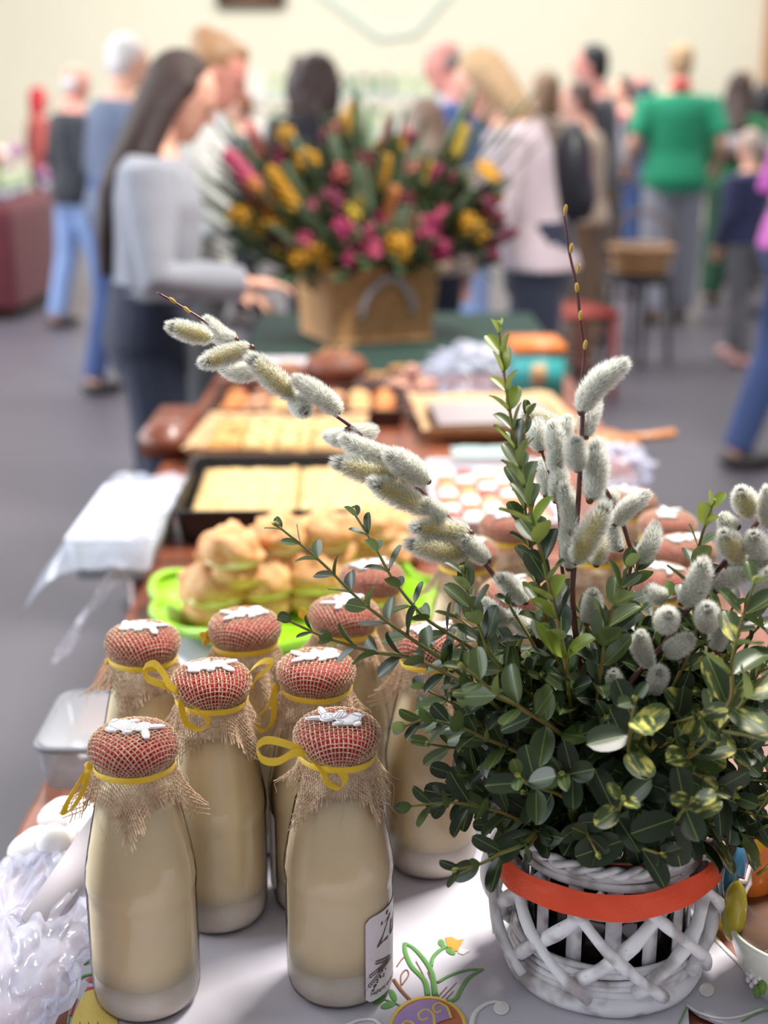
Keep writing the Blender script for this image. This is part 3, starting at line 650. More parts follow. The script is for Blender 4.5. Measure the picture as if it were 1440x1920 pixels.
px_sprig([(900, 1230), (800, 1160), (740, 1090), (700, 1020), (664, 962)], 1.01, 1.02, [1, 1, 0], 0.0235, 14, 'thin upright boxwood sprig in front of the cream puffs and black tray', leafy=0.74)
px_sprig([(900, 1300), (790, 1240), (700, 1222), (610, 1195), (538, 1162)], 0.99, 0.99, [0, 0, 1], 0.024, 14, 'thin level boxwood sprig crossing the cap of the pale-label bottle', leafy=0.78)
px_sprig([(1060, 1240), (1035, 1120), (1000, 980), (968, 840), (945, 700), (934, 612)], 0.96, 0.93, [1, 1, 0, 2], 0.028, 25, 'tall boxwood sprig with yellow-green tip rising in front of the cake trays', leafy=0.86, spread=36, tipk=2)
px_sprig([(1040, 1230), (1010, 1100), (985, 960), (975, 860), (990, 770)], 0.99, 0.97, [1, 1, 0], 0.025, 18, 'tall boxwood sprig standing close behind the yellow-tipped one', leafy=0.75, spread=34)
px_sprig([(1300, 1200), (1298, 1110), (1312, 1020), (1336, 945)], 0.98, 0.97, [0, 1, 3], 0.027, 11, 'boxwood sprig with bright yellow tip leaves beside the furry catkins', leafy=0.6, tipk=2, spread=50)
px_sprig([(1360, 1330), (1372, 1240), (1392, 1160), (1415, 1090)], 0.92, 0.90, [3, 3, 1], 0.038, 8, 'variegated boxwood sprig with cream-splashed leaves in front of the big catkins', leafy=0.55, spread=62)
px_sprig([(1290, 1420), (1350, 1370), (1405, 1300), (1450, 1250)], 0.93, 0.90, [3, 3], 0.038, 5, 'thick-stemmed variegated boxwood sprig with very broad yellow leaves', leafy=0.5, spread=62)
px_sprig([(1180, 1420), (1182, 1370), (1190, 1312)], 0.95, 0.885, [3, 3, 0], 0.034, 5, 'variegated boxwood sprig whose leaf rosette holds a pale pointed bud', leafy=0.5, spread=74)
px_sprig([(1260, 1540), (1280, 1520), (1298, 1500)], 0.95, 0.885, [0, 0, 3], 0.034, 4, 'glossy boxwood rosette with one yellow-marked leaf above the ribbon', leafy=0.42, spread=78)
px_sprig([(1150, 1540), (1160, 1520), (1168, 1498)], 0.96, 0.90, [0, 0, 3], 0.031, 4, 'glossy dark boxwood rosette low above the middle of the ribbon', leafy=0.42, spread=74)
px_sprig([(1020, 1480), (990, 1470), (972, 1455)], 0.96, 0.91, [1, 0, 0], 0.027, 4, 'olive green boxwood rosette above the basket rim', leafy=0.45, spread=70)
px_sprig([(1000, 1545), (930, 1520), (850, 1505), (768, 1512)], 0.99, 0.97, [0, 0, 0, 1], 0.027, 9, 'dark boxwood sprig reaching level towards the half hidden bottle', leafy=0.72)
px_sprig([(985, 1580), (940, 1600), (900, 1620), (858, 1630)], 0.97, 0.955, [0], 0.029, 6, 'dark boxwood sprig drooping past the ribbon over the cloth', leafy=0.6)
px_sprig([(1180, 1580), (1210, 1592), (1240, 1602)], 0.96, 0.925, [0, 0], 0.036, 4, 'dark boxwood sprig hanging down over the orange ribbon', leafy=0.5, spread=80)
px_sprig([(1100, 1560), (1110, 1580), (1120, 1600)], 0.965, 0.95, [0, 0], 0.023, 5, 'small dark boxwood shoot tucked in at the basket rim', leafy=0.6, spread=70)
px_sprig([(1010, 1560), (1000, 1575), (990, 1590)], 0.985, 0.97, [0], 0.024, 5, 'small dark boxwood shoot over the ribbon end', leafy=0.6, spread=70)
px_sprig([(980, 1330), (930, 1300), (895, 1272), (868, 1250)], 0.94, 0.92, [1, 1, 0], 0.031, 8, 'olive boxwood sprig with a brownish tip pointing at the bottles', leafy=0.55, spread=64)
px_sprig([(900, 1380), (850, 1360), (800, 1350), (757, 1362)], 0.98, 0.97, [0, 0, 1], 0.024, 13, 'fine-leaved boxwood sprig fanning out beside the half hidden bottle', leafy=0.66)
px_sprig([(930, 1240), (900, 1180), (880, 1120), (868, 1070)], 0.985, 0.97, [1, 0, 1], 0.030, 12, 'boxwood sprig standing against the lowest catkins of the long willow', leafy=0.6, spread=46, tipk=1)
px_sprig([(1150, 1200), (1170, 1130), (1190, 1080), (1200, 1035)], 1.0, 1.0, [0, 0, 1], 0.027, 11, 'boxwood sprig behind the small grey catkins', leafy=0.6, spread=48)
px_sprig([(1130, 1230), (1140, 1170), (1160, 1110), (1178, 1060)], 0.96, 0.95, [1, 0], 0.029, 10, 'boxwood sprig with pale green buds between the willow branches', leafy=0.6, spread=48)
R2 = random.Random(21)
fill = []
def inside(x, y):                             # outline of the bunch as seen from the table's end
    if y < 1085: return False
    left = 900 - (y - 1085) * 0.8 if y < 1220 else 790 if y < 1420 else 826 if y < 1500 else 826 + (y - 1500) * 1.6
    return x > left and y < 1585
n_try = 0
while len(fill) < 104 and n_try < 9000:
    n_try += 1; x, y = R2.uniform(790, 1490), R2.uniform(1110, 1590)
    if inside(x, y) and all(math.hypot(x - a, (y - b)) > 40 for a, b in fill): fill.append((x, y))
for i, (x, y) in enumerate(fill):
    cx, cy = 1140, 1400; e = min(1.0, math.hypot((x - cx) / 330, (y - cy) / 230))
    d = 0.935 + 0.085 * e * e + R2.uniform(-0.01, 0.05) - (0.03 if x > 1280 else 0)
    tip = P(x, y, d); r = ROOT + Vector((R2.uniform(-0.04, 0.04), R2.uniform(-0.04, 0.03), R2.uniform(-0.01, 0.008)))
    mid = r.lerp(tip, 0.55) + Vector((0, 0.008, 0.03 * (1 - (y - 1100) / 600)))
    right = x > 1270
    kinds = [0, 0, 0, 0, 1] if not right else ([0, 0, 3] if y < 1400 else [0, 0, 0, 3])
    sprig([r, mid, tip], kinds, R2.uniform(0.030, 0.037) + (0.004 if right else 0), R2.choice((5, 6, 6, 7)), 'short dark green boxwood sprig in the crowded bunch above the white wicker basket', 'crowded boxwood sprigs', leafy=0.62, spread=66, rnd_=R2)

# ================================================================== WILLOW BRANCHES WITH CATKINS
m_bark = mat('willow_bark', srgb(104, 48, 40), 0.4, col2=srgb(60, 34, 30), noise_scale=80, coat=0.2)
m_core = mat('catkin_core', srgb(200, 200, 188), 0.9)
m_corey = mat('catkin_core_yellow', srgb(190, 178, 124), 0.9)
m_pollen = mat('pollen', srgb(206, 182, 96), 0.8)
m_wbud = mat('willow_bud', srgb(196, 156, 62), 0.45)
m_scale = mat('bud_scale', srgb(96, 58, 44), 0.4)
def fur_mat():
    m = bpy.data.materials.new('silver_fur'); m.use_nodes = True; N, L = nodes(m); N.remove(N['Principled BSDF'])
    at = N.new('ShaderNodeAttribute'); at.attribute_name = 'along'; r = N.new('ShaderNodeValToRGB'); L.new(at.outputs['Fac'], r.inputs['Fac'])
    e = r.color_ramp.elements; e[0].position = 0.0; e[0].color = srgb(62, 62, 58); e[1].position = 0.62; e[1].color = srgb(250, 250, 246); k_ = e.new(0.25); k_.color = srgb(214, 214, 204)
    d = N.new('ShaderNodeBsdfDiffuse'); t = N.new('ShaderNodeBsdfTranslucent'); mx = N.new('ShaderNodeMixShader'); mx.inputs[0].default_value = 0.55
    L.new(r.outputs['Color'], d.inputs[0]); L.new(r.outputs['Color'], t.inputs[0]); L.new(d.outputs[0], mx.inputs[1]); L.new(t.outputs[0], mx.inputs[2]); L.new(mx.outputs[0], N['Material Output'].inputs['Surface']); return m
m_fur = fur_mat()
CL = 0.036
def catkin_meshes(seed, bend, fat, yellow, hairs=4200):
    R = random.Random(seed); core = MB(); k = 12
    ax = lambda t: Vector((bend * CL * math.sin(PI * t) * 0.5, 0, CL * t))
    rad = lambda t: 0.0049 * fat * max(0.0, math.sin(PI * min(1, 0.06 + t * 0.93))) ** 0.5
    core.tube([ax(i / k) for i in range(k + 1)], [max(0.0006, rad(i / k)) for i in range(k + 1)], 10)
    me_c = core.mesh('core', m_corey if yellow else m_core)
    fv = []; ff = []; al = []
    for h in range(hairs):
        t = R.random() ** 0.9; a = R.uniform(0, 2 * PI); T = (ax(min(1, t + .02)) - ax(max(0, t - .02))).normalized()
        N1 = Vector((math.cos(a), math.sin(a), 0)); N1 = (N1 - T * N1.dot(T)).normalized()
        tip = max(0, (t - 0.82) / 0.18); dn = (N1 * (1 - 0.55 * tip) + T * (0.55 + 1.0 * tip) + Vector((R.gauss(0, .16), R.gauss(0, .16), R.gauss(0, .16)))).normalized()
        p = ax(t) + N1 * rad(t) * 0.97; thin = yellow and math.cos(a) > 0.25 and 0.15 < t < 0.9
        ln = R.uniform(0.0044, 0.0074) * (0.5 if thin else 1); d2 = (dn + T * 0.35).normalized(); s = dn.cross(Vector((R.gauss(0, 1), R.gauss(0, 1), R.gauss(0, 1)))).normalized() * R.uniform(0.00008, 0.00014)
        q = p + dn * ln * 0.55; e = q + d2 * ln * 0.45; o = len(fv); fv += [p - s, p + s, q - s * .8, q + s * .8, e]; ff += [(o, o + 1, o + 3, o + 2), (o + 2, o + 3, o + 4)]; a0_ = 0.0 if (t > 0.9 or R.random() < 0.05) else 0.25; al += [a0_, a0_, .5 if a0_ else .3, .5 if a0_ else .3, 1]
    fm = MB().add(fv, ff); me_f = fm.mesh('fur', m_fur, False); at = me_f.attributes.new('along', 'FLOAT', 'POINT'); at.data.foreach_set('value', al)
    me_p = None
    if yellow:
        pb = MB()
        for h in range(170):
            t = R.uniform(0.14, 0.9); a = R.gauss(0, 0.62); p = ax(t) + Vector((math.cos(a), math.sin(a), 0)) * (rad(t) + R.uniform(0.0014, 0.003)); pb.ell(p, (0.00034,) * 3, 5, 4)
        me_p = pb.mesh('pollen', m_pollen)
    return me_c, me_f, me_p
CK = [catkin_meshes(1, 0.25, 1.0, 0), catkin_meshes(2, -0.2, 1.08, 0), catkin_meshes(3, 0.5, 0.95, 0), catkin_meshes(4, 0.3, 1.1, 1), catkin_meshes(5, -0.25, 1.05, 1), catkin_meshes(6, 0.0, 1.35, 0), catkin_meshes(8, 0.1, 1.5, 1)]
sc_ = MB(); sc_.ell((0, 0, 0.0015), (0.0030, 0.0030, 0.0030), 8, 6); me_scale = sc_.mesh('bud_scale', m_scale)
me_wbud = MB().ell((0, 0, 0.0032), (0.0014, 0.0014, 0.0036), 8, 6).mesh('bud', m_wbud)
def willow(label, stem, radii, catkins, buds=(), ends_in=True):
    pts = [P(*q) for q in stem]
    if ends_in: r = root(); pts = pts + [pts[-1].lerp(r, 0.5) + Vector((0, 0.004, 0)), r]
    path = spline(pts, 6); base = path[-1]; t = empty('willow_branch', base, label, 'willow branch', 'willow branches in the wicker basket'); k = len(path)
    MB().tube([p - base for p in path], [radii[0] + (radii[1] - radii[0]) * (i / k) for i in range(k)], 8).build('twig', m_bark, t)
    for (bx, by, bd, tx, ty, td, v) in catkins:
        a, c = P(bx, by, bd), P(tx, ty, td); L = (c - a).length; Z = (c - a).normalized()
        view = (Vector((0, 0, EYE)) - a).normalized(); X = (view - Z * view.dot(Z)); X = X.normalized() if X.length > 0.05 else Z.orthogonal().normalized()
        if v in (0, 1, 2, 5): X = Quaternion(Z, rnd() * 6.28) @ X
        M = Matrix((X, Z.cross(X), Z)).transposed().to_4x4(); M.translation = a - base
        w = 0.92 * max(0.95, min(1.2, L / CL)); S_ = Matrix.Diagonal((w, w, L / CL, 1))
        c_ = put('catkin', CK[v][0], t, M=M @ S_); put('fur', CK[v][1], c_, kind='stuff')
        if CK[v][2]: put('pollen', CK[v][2], c_, kind='stuff')
        put('bud_scale', me_scale, c_, M=Matrix.Translation((0, 0, -0.0012)))
    for (x, y, d, ang_) in buds:
        M = Vector((math.sin(ang_), 0, math.cos(ang_))).to_track_quat('Z', 'Y').to_matrix().to_4x4(); M.translation = P(x, y, d) - base; put('bud', me_wbud, t, M=M)
    return t
D = 1.0
willow('long willow branch leaning out over the black cake tray, crowded with silver catkins',
  [(294, 548, 1.02), (345, 578, 1.02), (388, 606, 1.02), (430, 645, 1.02), (475, 688, 1.02), (530, 732, 1.02), (585, 748, 1.02), (628, 778, 1.02), (662, 803, 1.02), (722, 856, 1.02), (762, 895, 1.02), (805, 935, 1.02), (838, 968, 1.02), (872, 1012, 1.02), (918, 1068, 1.02), (965, 1135, 1.02), (1010, 1220, 1.03)], (0.0009, 0.0024),
  [(394, 634, 1.015, 319, 612, 1.0, 3), (444, 638, 1.02, 388, 600, 1.025, 0), (472, 652, 1.01, 382, 680, 1.0, 4), (482, 696, 1.02, 416, 688, 1.03, 1), (548, 742, 1.01, 472, 672, 0.995, 3), (634, 770, 1.015, 556, 712, 1.0, 2), (552, 742, 1.02, 572, 772, 0.995, 5),
   (660, 808, 1.02, 612, 818, 1.03, 0), (650, 806, 1.02, 702, 806, 1.035, 1), (734, 852, 1.005, 645, 822, 1.0, 1), (738, 896, 1.01, 632, 868, 0.995, 3), (802, 902, 1.01, 730, 852, 0.99, 5), (806, 958, 1.005, 702, 906, 0.985, 4), (836, 962, 1.01, 800, 940, 1.0, 0),
   (882, 1000, 1.005, 778, 988, 0.995, 4), (868, 1040, 1.01, 768, 1020, 1.0, 3), (916, 1052, 1.01, 872, 1010, 1.0, 1), (986, 1130, 1.01, 936, 1084, 1.0, 1), (958, 1160, 1.02, 908, 1128, 1.01, 0), (1010, 1180, 1.02, 962, 1146, 1.02, 0), (1040, 1180, 1.03, 1018, 1130, 1.03, 0)],
  [(330, 568, 1.018, -0.9), (356, 586, 1.018, -0.8)])
willow('tall willow branch with a bare budded tip rising highest of all',
  [(1058, 396, 0.94), (1067, 470, 0.945), (1081, 535, 0.95), (1088, 600, 0.955), (1096, 660, 0.96), (1092, 720, 0.965), (1092, 790, 0.97), (1088, 880, 0.975), (1083, 960, 0.98), (1077, 1050, 0.985), (1075, 1150, 0.99)], (0.0008, 0.0026),
  [(1090, 772, 0.965, 1168, 684, 0.95, 0), (1098, 820, 0.975, 1118, 752, 0.985, 1), (1082, 882, 0.965, 1078, 824, 0.955, 5), (1106, 938, 0.97, 1116, 832, 0.965, 1), (1080, 1052, 0.97, 1134, 950, 0.955, 3), (1070, 1000, 0.98, 1058, 912, 0.98, 0), (1066, 1066, 0.985, 1060, 984, 0.985, 1),
   (1062, 836, 0.99, 1064, 784, 0.995, 0), (1118, 1060, 0.99, 1128, 1000, 0.995, 3), (1060, 1160, 0.99, 1050, 1100, 0.98, 0), (1100, 1170, 0.99, 1112, 1110, 0.985, 1)],
  [(1059, 402, 0.938, 0.1), (1070, 474, 0.943, 0.1), (1083, 512, 0.946, 0.15), (1082, 548, 0.948, -0.1), (1088, 600, 0.952, 0), (1096, 655, 0.957, 0.1)])
willow('thin brown willow twig with upright silver catkins beside the tall boxwood tip',
  [(984, 768, 1.0), (1000, 800, 1.0), (1017, 850, 1.0), (1036, 905, 1.0), (1048, 960, 1.0), (1056, 1080, 1.0)], (0.0008, 0.0018),
  [(1036, 884, 0.995, 1036, 796, 0.985, 1), (1014, 846, 1.0, 1010, 788, 1.0, 0), (1052, 798, 1.02, 984, 776, 1.03, 4), (1042, 940, 0.995, 1050, 872, 0.99, 0), (1024, 930, 1.01, 1012, 866, 1.01, 1)])
willow('short willow twig with small grey catkins in front of the red burlap caps',
  [(1128, 905, 1.01), (1148, 940, 1.01), (1165, 975, 1.01), (1178, 1015, 1.01), (1184, 1050, 1.01), (1160, 1150, 1.01)], (0.0016, 0.0020),
  [(1154, 982, 1.005, 1212, 928, 0.995, 0), (1188, 1050, 1.005, 1228, 984, 1.0, 2), (1164, 1032, 1.01, 1148, 986, 1.01, 1), (1152, 952, 1.015, 1124, 926, 1.02, 0), (1140, 1000, 1.015, 1128, 950, 1.015, 1)])
willow('willow branch with big white catkins turned to show dark hearts, among variegated leaves',
  [(1470, 925, 1.0), (1436, 960, 0.995), (1396, 1010, 0.99), (1352, 1062, 0.985), (1318, 1110, 0.98), (1284, 1150, 0.98), (1248, 1205, 0.98), (1196, 1262, 0.985), (1160, 1320, 0.99)], (0.0016, 0.0028),
  [(1404, 960, 0.99, 1390, 922, 0.962, 6), (1386, 990, 0.985, 1352, 968, 0.99, 0), (1384, 1044, 0.98, 1358, 1002, 0.955, 6), (1424, 1042, 0.98, 1414, 1004, 0.955, 5), (1278, 1130, 0.97, 1318, 1056, 0.945, 1), (1246, 1176, 0.97, 1254, 1152, 0.938, 5), (1326, 1176, 0.965, 1326, 1140, 0.935, 5),
   (1248, 1222, 0.965, 1296, 1196, 0.955, 1), (1222, 1250, 0.97, 1202, 1190, 0.955, 0), (1250, 1120, 0.985, 1212, 1104, 0.985, 0), (1362, 1062, 0.985, 1440, 1056, 0.975, 0), (1342, 1108, 0.98, 1400, 1078, 0.97, 1), (1226, 1300, 0.975, 1236, 1260, 0.95, 0), (1440, 985, 0.985, 1440, 918, 0.965, 1), (1430, 1130, 0.975, 1444, 1070, 0.96, 0), (1172, 1300, 0.98, 1150, 1262, 0.97, 0), (1342, 1220, 0.98, 1360, 1176, 0.97, 0), (1460, 1010, 0.99, 1470, 950, 0.98, 0)])

# ================================================================== CERAMIC DISH AND GLASS CHICK
m_cer = mat('white_glaze', srgb(226, 228, 218), 0.12, coat=0.5, col2=srgb(206, 216, 196), noise_scale=14)
m_choc = mat('brown_glaze', srgb(132, 104, 92), 0.15, coat=0.4)
m_blue = mat('blue_glaze', srgb(62, 124, 160), 0.2, noise_amt=0.25, noise_scale=60); m_org = mat('orange_glaze', srgb(232, 124, 48), 0.2, noise_amt=0.15, noise_scale=60)
m_gold = mat('yellow_glaze', srgb(222, 172, 48), 0.2); m_olive = mat('olive_glaze', srgb(166, 150, 40), 0.2); m_maroon = mat('maroon_glaze', srgb(104, 40, 60), 0.3); m_lgreen = mat('leaf_green_glaze', srgb(104, 140, 56), 0.25)
m_pinkw = mat('pinkish_white_glaze', srgb(224, 206, 200), 0.25)
cb = Vector((0.318, 0.905, TZ + 0.0002))
dish = empty('ceramic_dish', cb, 'glazed ceramic dish with painted eggs along its back and brown inside', 'dish')
MB().lathe([(0.0, 0.0), (0.034, 0.0), (0.038, 0.004), (0.048, 0.026), (0.056, 0.050), (0.0575, 0.055), (0.0555, 0.0565), (0.053, 0.054), (0.050, 0.048)], 48).build('bowl', m_cer, dish)
MB().lathe([(0.0525, 0.0525), (0.050, 0.046), (0.043, 0.026), (0.030, 0.014), (0.0, 0.012)], 40).build('inside', m_choc, dish)
def painted_egg(px, py, ht, wd, tilt, m, extra):
    a = px; c = Vector((0.053 * math.cos(a), 0.053 * math.sin(a), py)); M = Matrix.Rotation(a + PI / 2, 3, 'Z') @ Matrix.Rotation(tilt, 3, 'Y')
    e = MB().ell(c, (wd, 0.009, ht), 20, 16, M).build('painted_egg', m, dish)
    for (pts, w, mm) in extra:
        q = []
        for (u, v) in pts:
            yy = 0.0092 * math.sqrt(max(0.0, 1 - (u / wd) ** 2 - (v / ht) ** 2)) + 0.0002; q.append(c + M @ Vector((u, yy, v)))
        MB().tube(q, w, 5).build('painted_band', mm, e)
for a, z, h, w, tl, m, ex in ((R_(150), 0.078, 0.036, 0.019, 0.25, m_blue, [([(-0.016, 0.012), (-0.008, 0.004), (-0.002, 0.013), (0.006, 0.005), (0.014, 0.012)], 0.0026, m_pinkw), ([(-0.016, -0.003), (-0.006, -0.009), (0.004, -0.004), (0.012, -0.014)], 0.0022, m_pinkw), ([(-0.015, 0.016), (-0.007, 0.008), (-0.001, 0.017), (0.007, 0.009), (0.013, 0.016)], 0.0008, m_maroon)]),
                              (R_(112), 0.072, 0.030, 0.018, -0.2, m_org, [([(-0.012, 0.008), (-0.005, 0.0), (0.002, 0.008), (0.010, 0.0)], 0.0012, m_lgreen)]), (R_(180), 0.066, 0.028, 0.013, 0.2, m_olive, []), (R_(128), 0.108, 0.026, 0.018, 0.1, m_gold, [([(-0.012, 0.004), (-0.004, -0.003), (0.004, 0.004), (0.012, -0.003)], 0.0012, m_org)]), (R_(75), 0.075, 0.033, 0.018, 0.1, m_gold, []), (R_(40), 0.070, 0.030, 0.017, 0, m_blue, [])):
    painted_egg(a, z, h, w, tl, m, ex)
for (a, z) in ((R_(205), 0.020), (R_(212), 0.028), (R_(240), 0.022), (R_(275), 0.024)):
    r = 0.0455 + (z - 0.02) * 0.3
    for k in range(5): MB().ell((r * math.cos(a + 0.09 * math.cos(k * 1.256)), r * math.sin(a + 0.09 * math.cos(k * 1.256)), z + 0.005 * math.sin(k * 1.256)), (0.0022, 0.0022, 0.0026), 8, 6).build('painted_petal', m_bunny, dish)
    MB().ell(((r + 0.0005) * math.cos(a + 0.16), (r + 0.0005) * math.sin(a + 0.16), z - 0.006), (0.003, 0.004, 0.006), 10, 8).build('painted_leaf', m_lgreen, dish)
m_yg = mat('yellow_glass', srgb(226, 200, 40), 0.05, trans=0.5, coat=0.6, spec=0.6); m_og = mat('orange_glass', srgb(236, 120, 30), 0.06, trans=0.3, coat=0.6)
ck = empty('glass_chick', (0.270, 0.985, TZ + 0.0002), 'shiny yellow glass chick with orange collar beside the wicker basket', 'figurine')
MB().ell((0, 0, 0.021), (0.021, 0.021, 0.021), 24, 18).build('body', m_yg, ck); MB().ell((0, 0, 0.056), (0.0165, 0.0165, 0.0165), 24, 18).build('head', m_yg, ck)
MB().ring((0, 0, 0.041), 0.010, 0.006, 28, 10).build('collar', m_og, ck); MB().tube([(-0.003, -0.015, 0.055), (-0.006, -0.024, 0.053)], [0.004, 0.0006], 8).build('beak', m_og, ck)

# ================================================================== PLASTIC BAGS, BOXES, PAPER ON THE LEFT
def film(name, col, a=0.35, rough=0.12):
    m = bpy.data.materials.new(name); m.use_nodes = True; N, L = nodes(m); b = N['Principled BSDF']
    b.inputs['Base Color'].default_value = col; b.inputs['Roughness'].default_value = rough; b.inputs['Specular IOR Level'].default_value = 0.8
    t = N.new('ShaderNodeBsdfTransparent'); mx = N.new('ShaderNodeMixShader'); lw = N.new('ShaderNodeLayerWeight'); lw.inputs[0].default_value = 0.35
    r = N.new('ShaderNodeMapRange'); r.inputs['To Min'].default_value = a; r.inputs['To Max'].default_value = min(1, a + 0.5); L.new(lw.outputs['Facing'], r.inputs['Value'])
    L.new(r.outputs[0], mx.inputs[0]); L.new(t.outputs[0], mx.inputs[1]); L.new(b.outputs[0], mx.inputs[2]); L.new(mx.outputs[0], N['Material Output'].inputs['Surface']); return m
m_film = film('clear_plastic_film', srgb(200, 206, 224), 0.20); m_film2 = film('milky_plastic_film', srgb(212, 214, 236), 0.26, 0.2)
m_white = mat('white_sugar', srgb(240, 236, 236), 0.6, noise_amt=0.04, noise_scale=30); m_peach = mat('peach_sugar', srgb(220, 166, 126), 0.6)
def crumple(c, r, amp, seed, sc, n=56, m=40, flat=None, tail=None, pleat=0):
    b = MB(); vs = []
    for i in range(m + 1):
        t = PI * i / m
        for j in range(n):
            a = 2 * PI * j / n; d = Vector((math.sin(t) * math.cos(a), math.sin(t) * math.sin(a), math.cos(t)))
            q = 1 + amp * (abs(noise.noise(d * sc + Vector((seed, 0, 0)))) * 1.6 - 0.3) + amp * 0.5 * abs(noise.noise(d * sc * 2.7 + Vector((0, seed, 0))))
            q += pleat * math.sin(16 * a + 5 * noise.noise(d * 2)) * math.sin(t)
            p = Vector((d.x * r[0], d.y * r[1], d.z * r[2])) * q
            if tail and d.dot(tail[0]) > 0.6: p += tail[0] * tail[1] * ((d.dot(tail[0]) - 0.6) / 0.4) ** 1.5 + tail[2] * ((d.dot(tail[0]) - 0.6) / 0.4) ** 2
            p = p + Vector(c)
            if flat is not None and p.z < flat: p.z = flat
            vs.append(p)
    return b.add(vs, [(i * n + j, (i + 1) * n + j, (i + 1) * n + (j + 1) % n, i * n + (j + 1) % n) for i in range(m) for j in range(n)])
cen = Vector((-0.292, 0.92, TZ))
crumple((0, 0, 0.020), (0.056, 0.13, 0.028), 0.3, 3.1, 2.6, 128, 60, flat=0.0008, pleat=0.07, tail=(Vector((0, -1, 0)), 0.05, Vector((0, 0, -0.02)))).build('plastic_bag', m_film2, loc=cen, label='crumpled milky plastic bag bunched up beside the nearest bottle', cat='bag')
for i, (x, y, z, r) in enumerate(((-0.300, 1.075, 0.020, 0.030), (-0.262, 1.10, 0.020, 0.026), (-0.292, 1.135, 0.018, 0.027), (-0.268, 1.04, 0.018, 0.022))):
    t = empty('sugar_figure', (x, y, TZ + 0.0003), 'white sugar figure with peach trim lying behind the crumpled plastic bag', 'sweet', 'white sugar figures')
    MB().ell((0, 0, z), (r, r * 0.85, z), 18, 12, lump=0.25, ls=40).build('body', m_white, t); MB().ell((r * 0.4, -r * 0.5, z * 1.7), (r * 0.5, r * 0.5, z * 0.8), 14, 10, lump=0.2, ls=60).build('head', m_white, t)
    MB().ell((r * 0.2, -r * 0.75, z * 0.6), (r * 0.35, r * 0.2, z * 0.4), 10, 8).build('trim', m_peach, t)
o = MB().rbox((0, 0, 0), (0.032, 0.13, 0.0015), 0.0006, Matrix.Rotation(0.12, 3, 'X')).build('paper_card', mat('grey_lilac_card', srgb(190, 186, 200), 0.6), loc=(-0.252, 0.975, TZ + 0.0555), label='stiff pale grey card leaning between plastic bag and bottle', cat='card'); o.rotation_euler = (0.35, 1.05, 0.12)
# grey-rimmed food box
m_tub = film('clear_tub', srgb(150, 152, 160), 0.14); m_rim = mat('grey_rim', srgb(112, 114, 122), 0.4)
def rrect(w, d, r, n=6):
    out = []
    for cx, cy, a0 in ((w / 2 - r, d / 2 - r, 0), (-w / 2 + r, d / 2 - r, 90), (-w / 2 + r, -d / 2 + r, 180), (w / 2 - r, -d / 2 + r, 270)):
        for k in range(n + 1): a = R_(a0 + 90 * k / n); out.append((cx + r * math.cos(a), cy + r * math.sin(a)))
    return out
def tub(name, loc, w, d, h, mb_, mr, label, cat, rr=0.02, rz=0, lid=None):
    t = empty(name, loc, label, cat, rz=rz); b = MB(); a, c = rrect(w * 0.9, d * 0.9, rr), rrect(w, d, rr); k = len(a)
    b.add([(x, y, 0) for x, y in a] + [(x, y, h) for x, y in c], [(i, (i + 1) % k, k + (i + 1) % k, k + i) for i in range(k)] + [tuple(range(k))[::-1]])
    o = b.build('wall', mb_, t); solid(o, 0.0015)
    MB().tube([(x, y, h) for x, y in c + c[:1]], 0.0035, 6).build('rim', mr, t)
    if lid: bb = MB(); c2 = rrect(w * 0.96, d * 0.96, rr); bb.add([(x, y, h + 0.002) for x, y in c2], [tuple(range(k))]); q = bb.build('lid', lid, t, False); solid(q, 0.002)
    return t
tub('food_box', (-0.302, 1.285, TZ + 0.0003), 0.085, 0.14, 0.045, m_tub, m_rim, 'clear plastic food box with grey rim at the table edge', 'box', lid=m_tub)
# pale boxes under clear film beside the black tray
m_pale = mat('pale_blue_plastic', srgb(200, 216, 222), 0.35, noise_amt=0.05)
m_palew = mat('white_lid_plastic', srgb(196, 200, 216), 0.4)
tub('storage_box', (-0.392, 1.985, TZ + 0.0003), 0.115, 0.30, 0.062, m_pale, m_palew, 'pale blue plastic box wrapped in clear film beside the black cake tray', 'box', lid=m_palew, rr=0.012)
fb = MB(); n = 34; vs = []
for j in range(n + 1):
    for i in range(n + 1):
        u, v = i / n, j / n; x = -0.475 + 0.155 * u; y = 1.80 + 0.36 * v
        z = 0.072 + 0.012 * abs(noise.noise(Vector((x * 22, y * 16, 1)))) + 0.006 * noise.noise(Vector((x * 50, y * 40, 2)))
        e = max(0, (0.35 - u) / 0.35); z -= 0.085 * e * e + 0.03 * max(0, (0.25 - v) / 0.25) ** 2; x -= 0.010 * e + 0.06 * e * max(0, 0.4 - v) ; y -= 0.05 * max(0, 0.3 - v) * 2
        vs.append((x, y, TZ + z))
fb.add(vs, [(j * (n + 1) + i, j * (n + 1) + i + 1, (j + 1) * (n + 1) + i + 1, (j + 1) * (n + 1) + i) for j in range(n) for i in range(n)])
fb.build('plastic_wrap', m_film, label='clear crinkled plastic wrap thrown over the pale blue box', cat='wrap')
tl = MB(); vs = []                             # its loose twisted end hanging past the table edge
p0, p1 = P(300, 1010, 1.95), P(100, 1205, 1.80)
for i in range(25):
    t = i / 24; c = p0.lerp(p1, t) + Vector((0, 0, 0.02 * math.sin(t * 5))); w = 0.05 * (1 - t) ** 0.7 + 0.012
    for k in range(9):
        q = k / 8 - 0.5; vs.append(c + Vector((q * w * 0.5, q * 0.02, q * w * 1.4)) + Vector((0, 0.012 * noise.noise(Vector((t * 7, q * 6, 3))), 0.008 * noise.noise(Vector((t * 9, q * 9, 5))))))
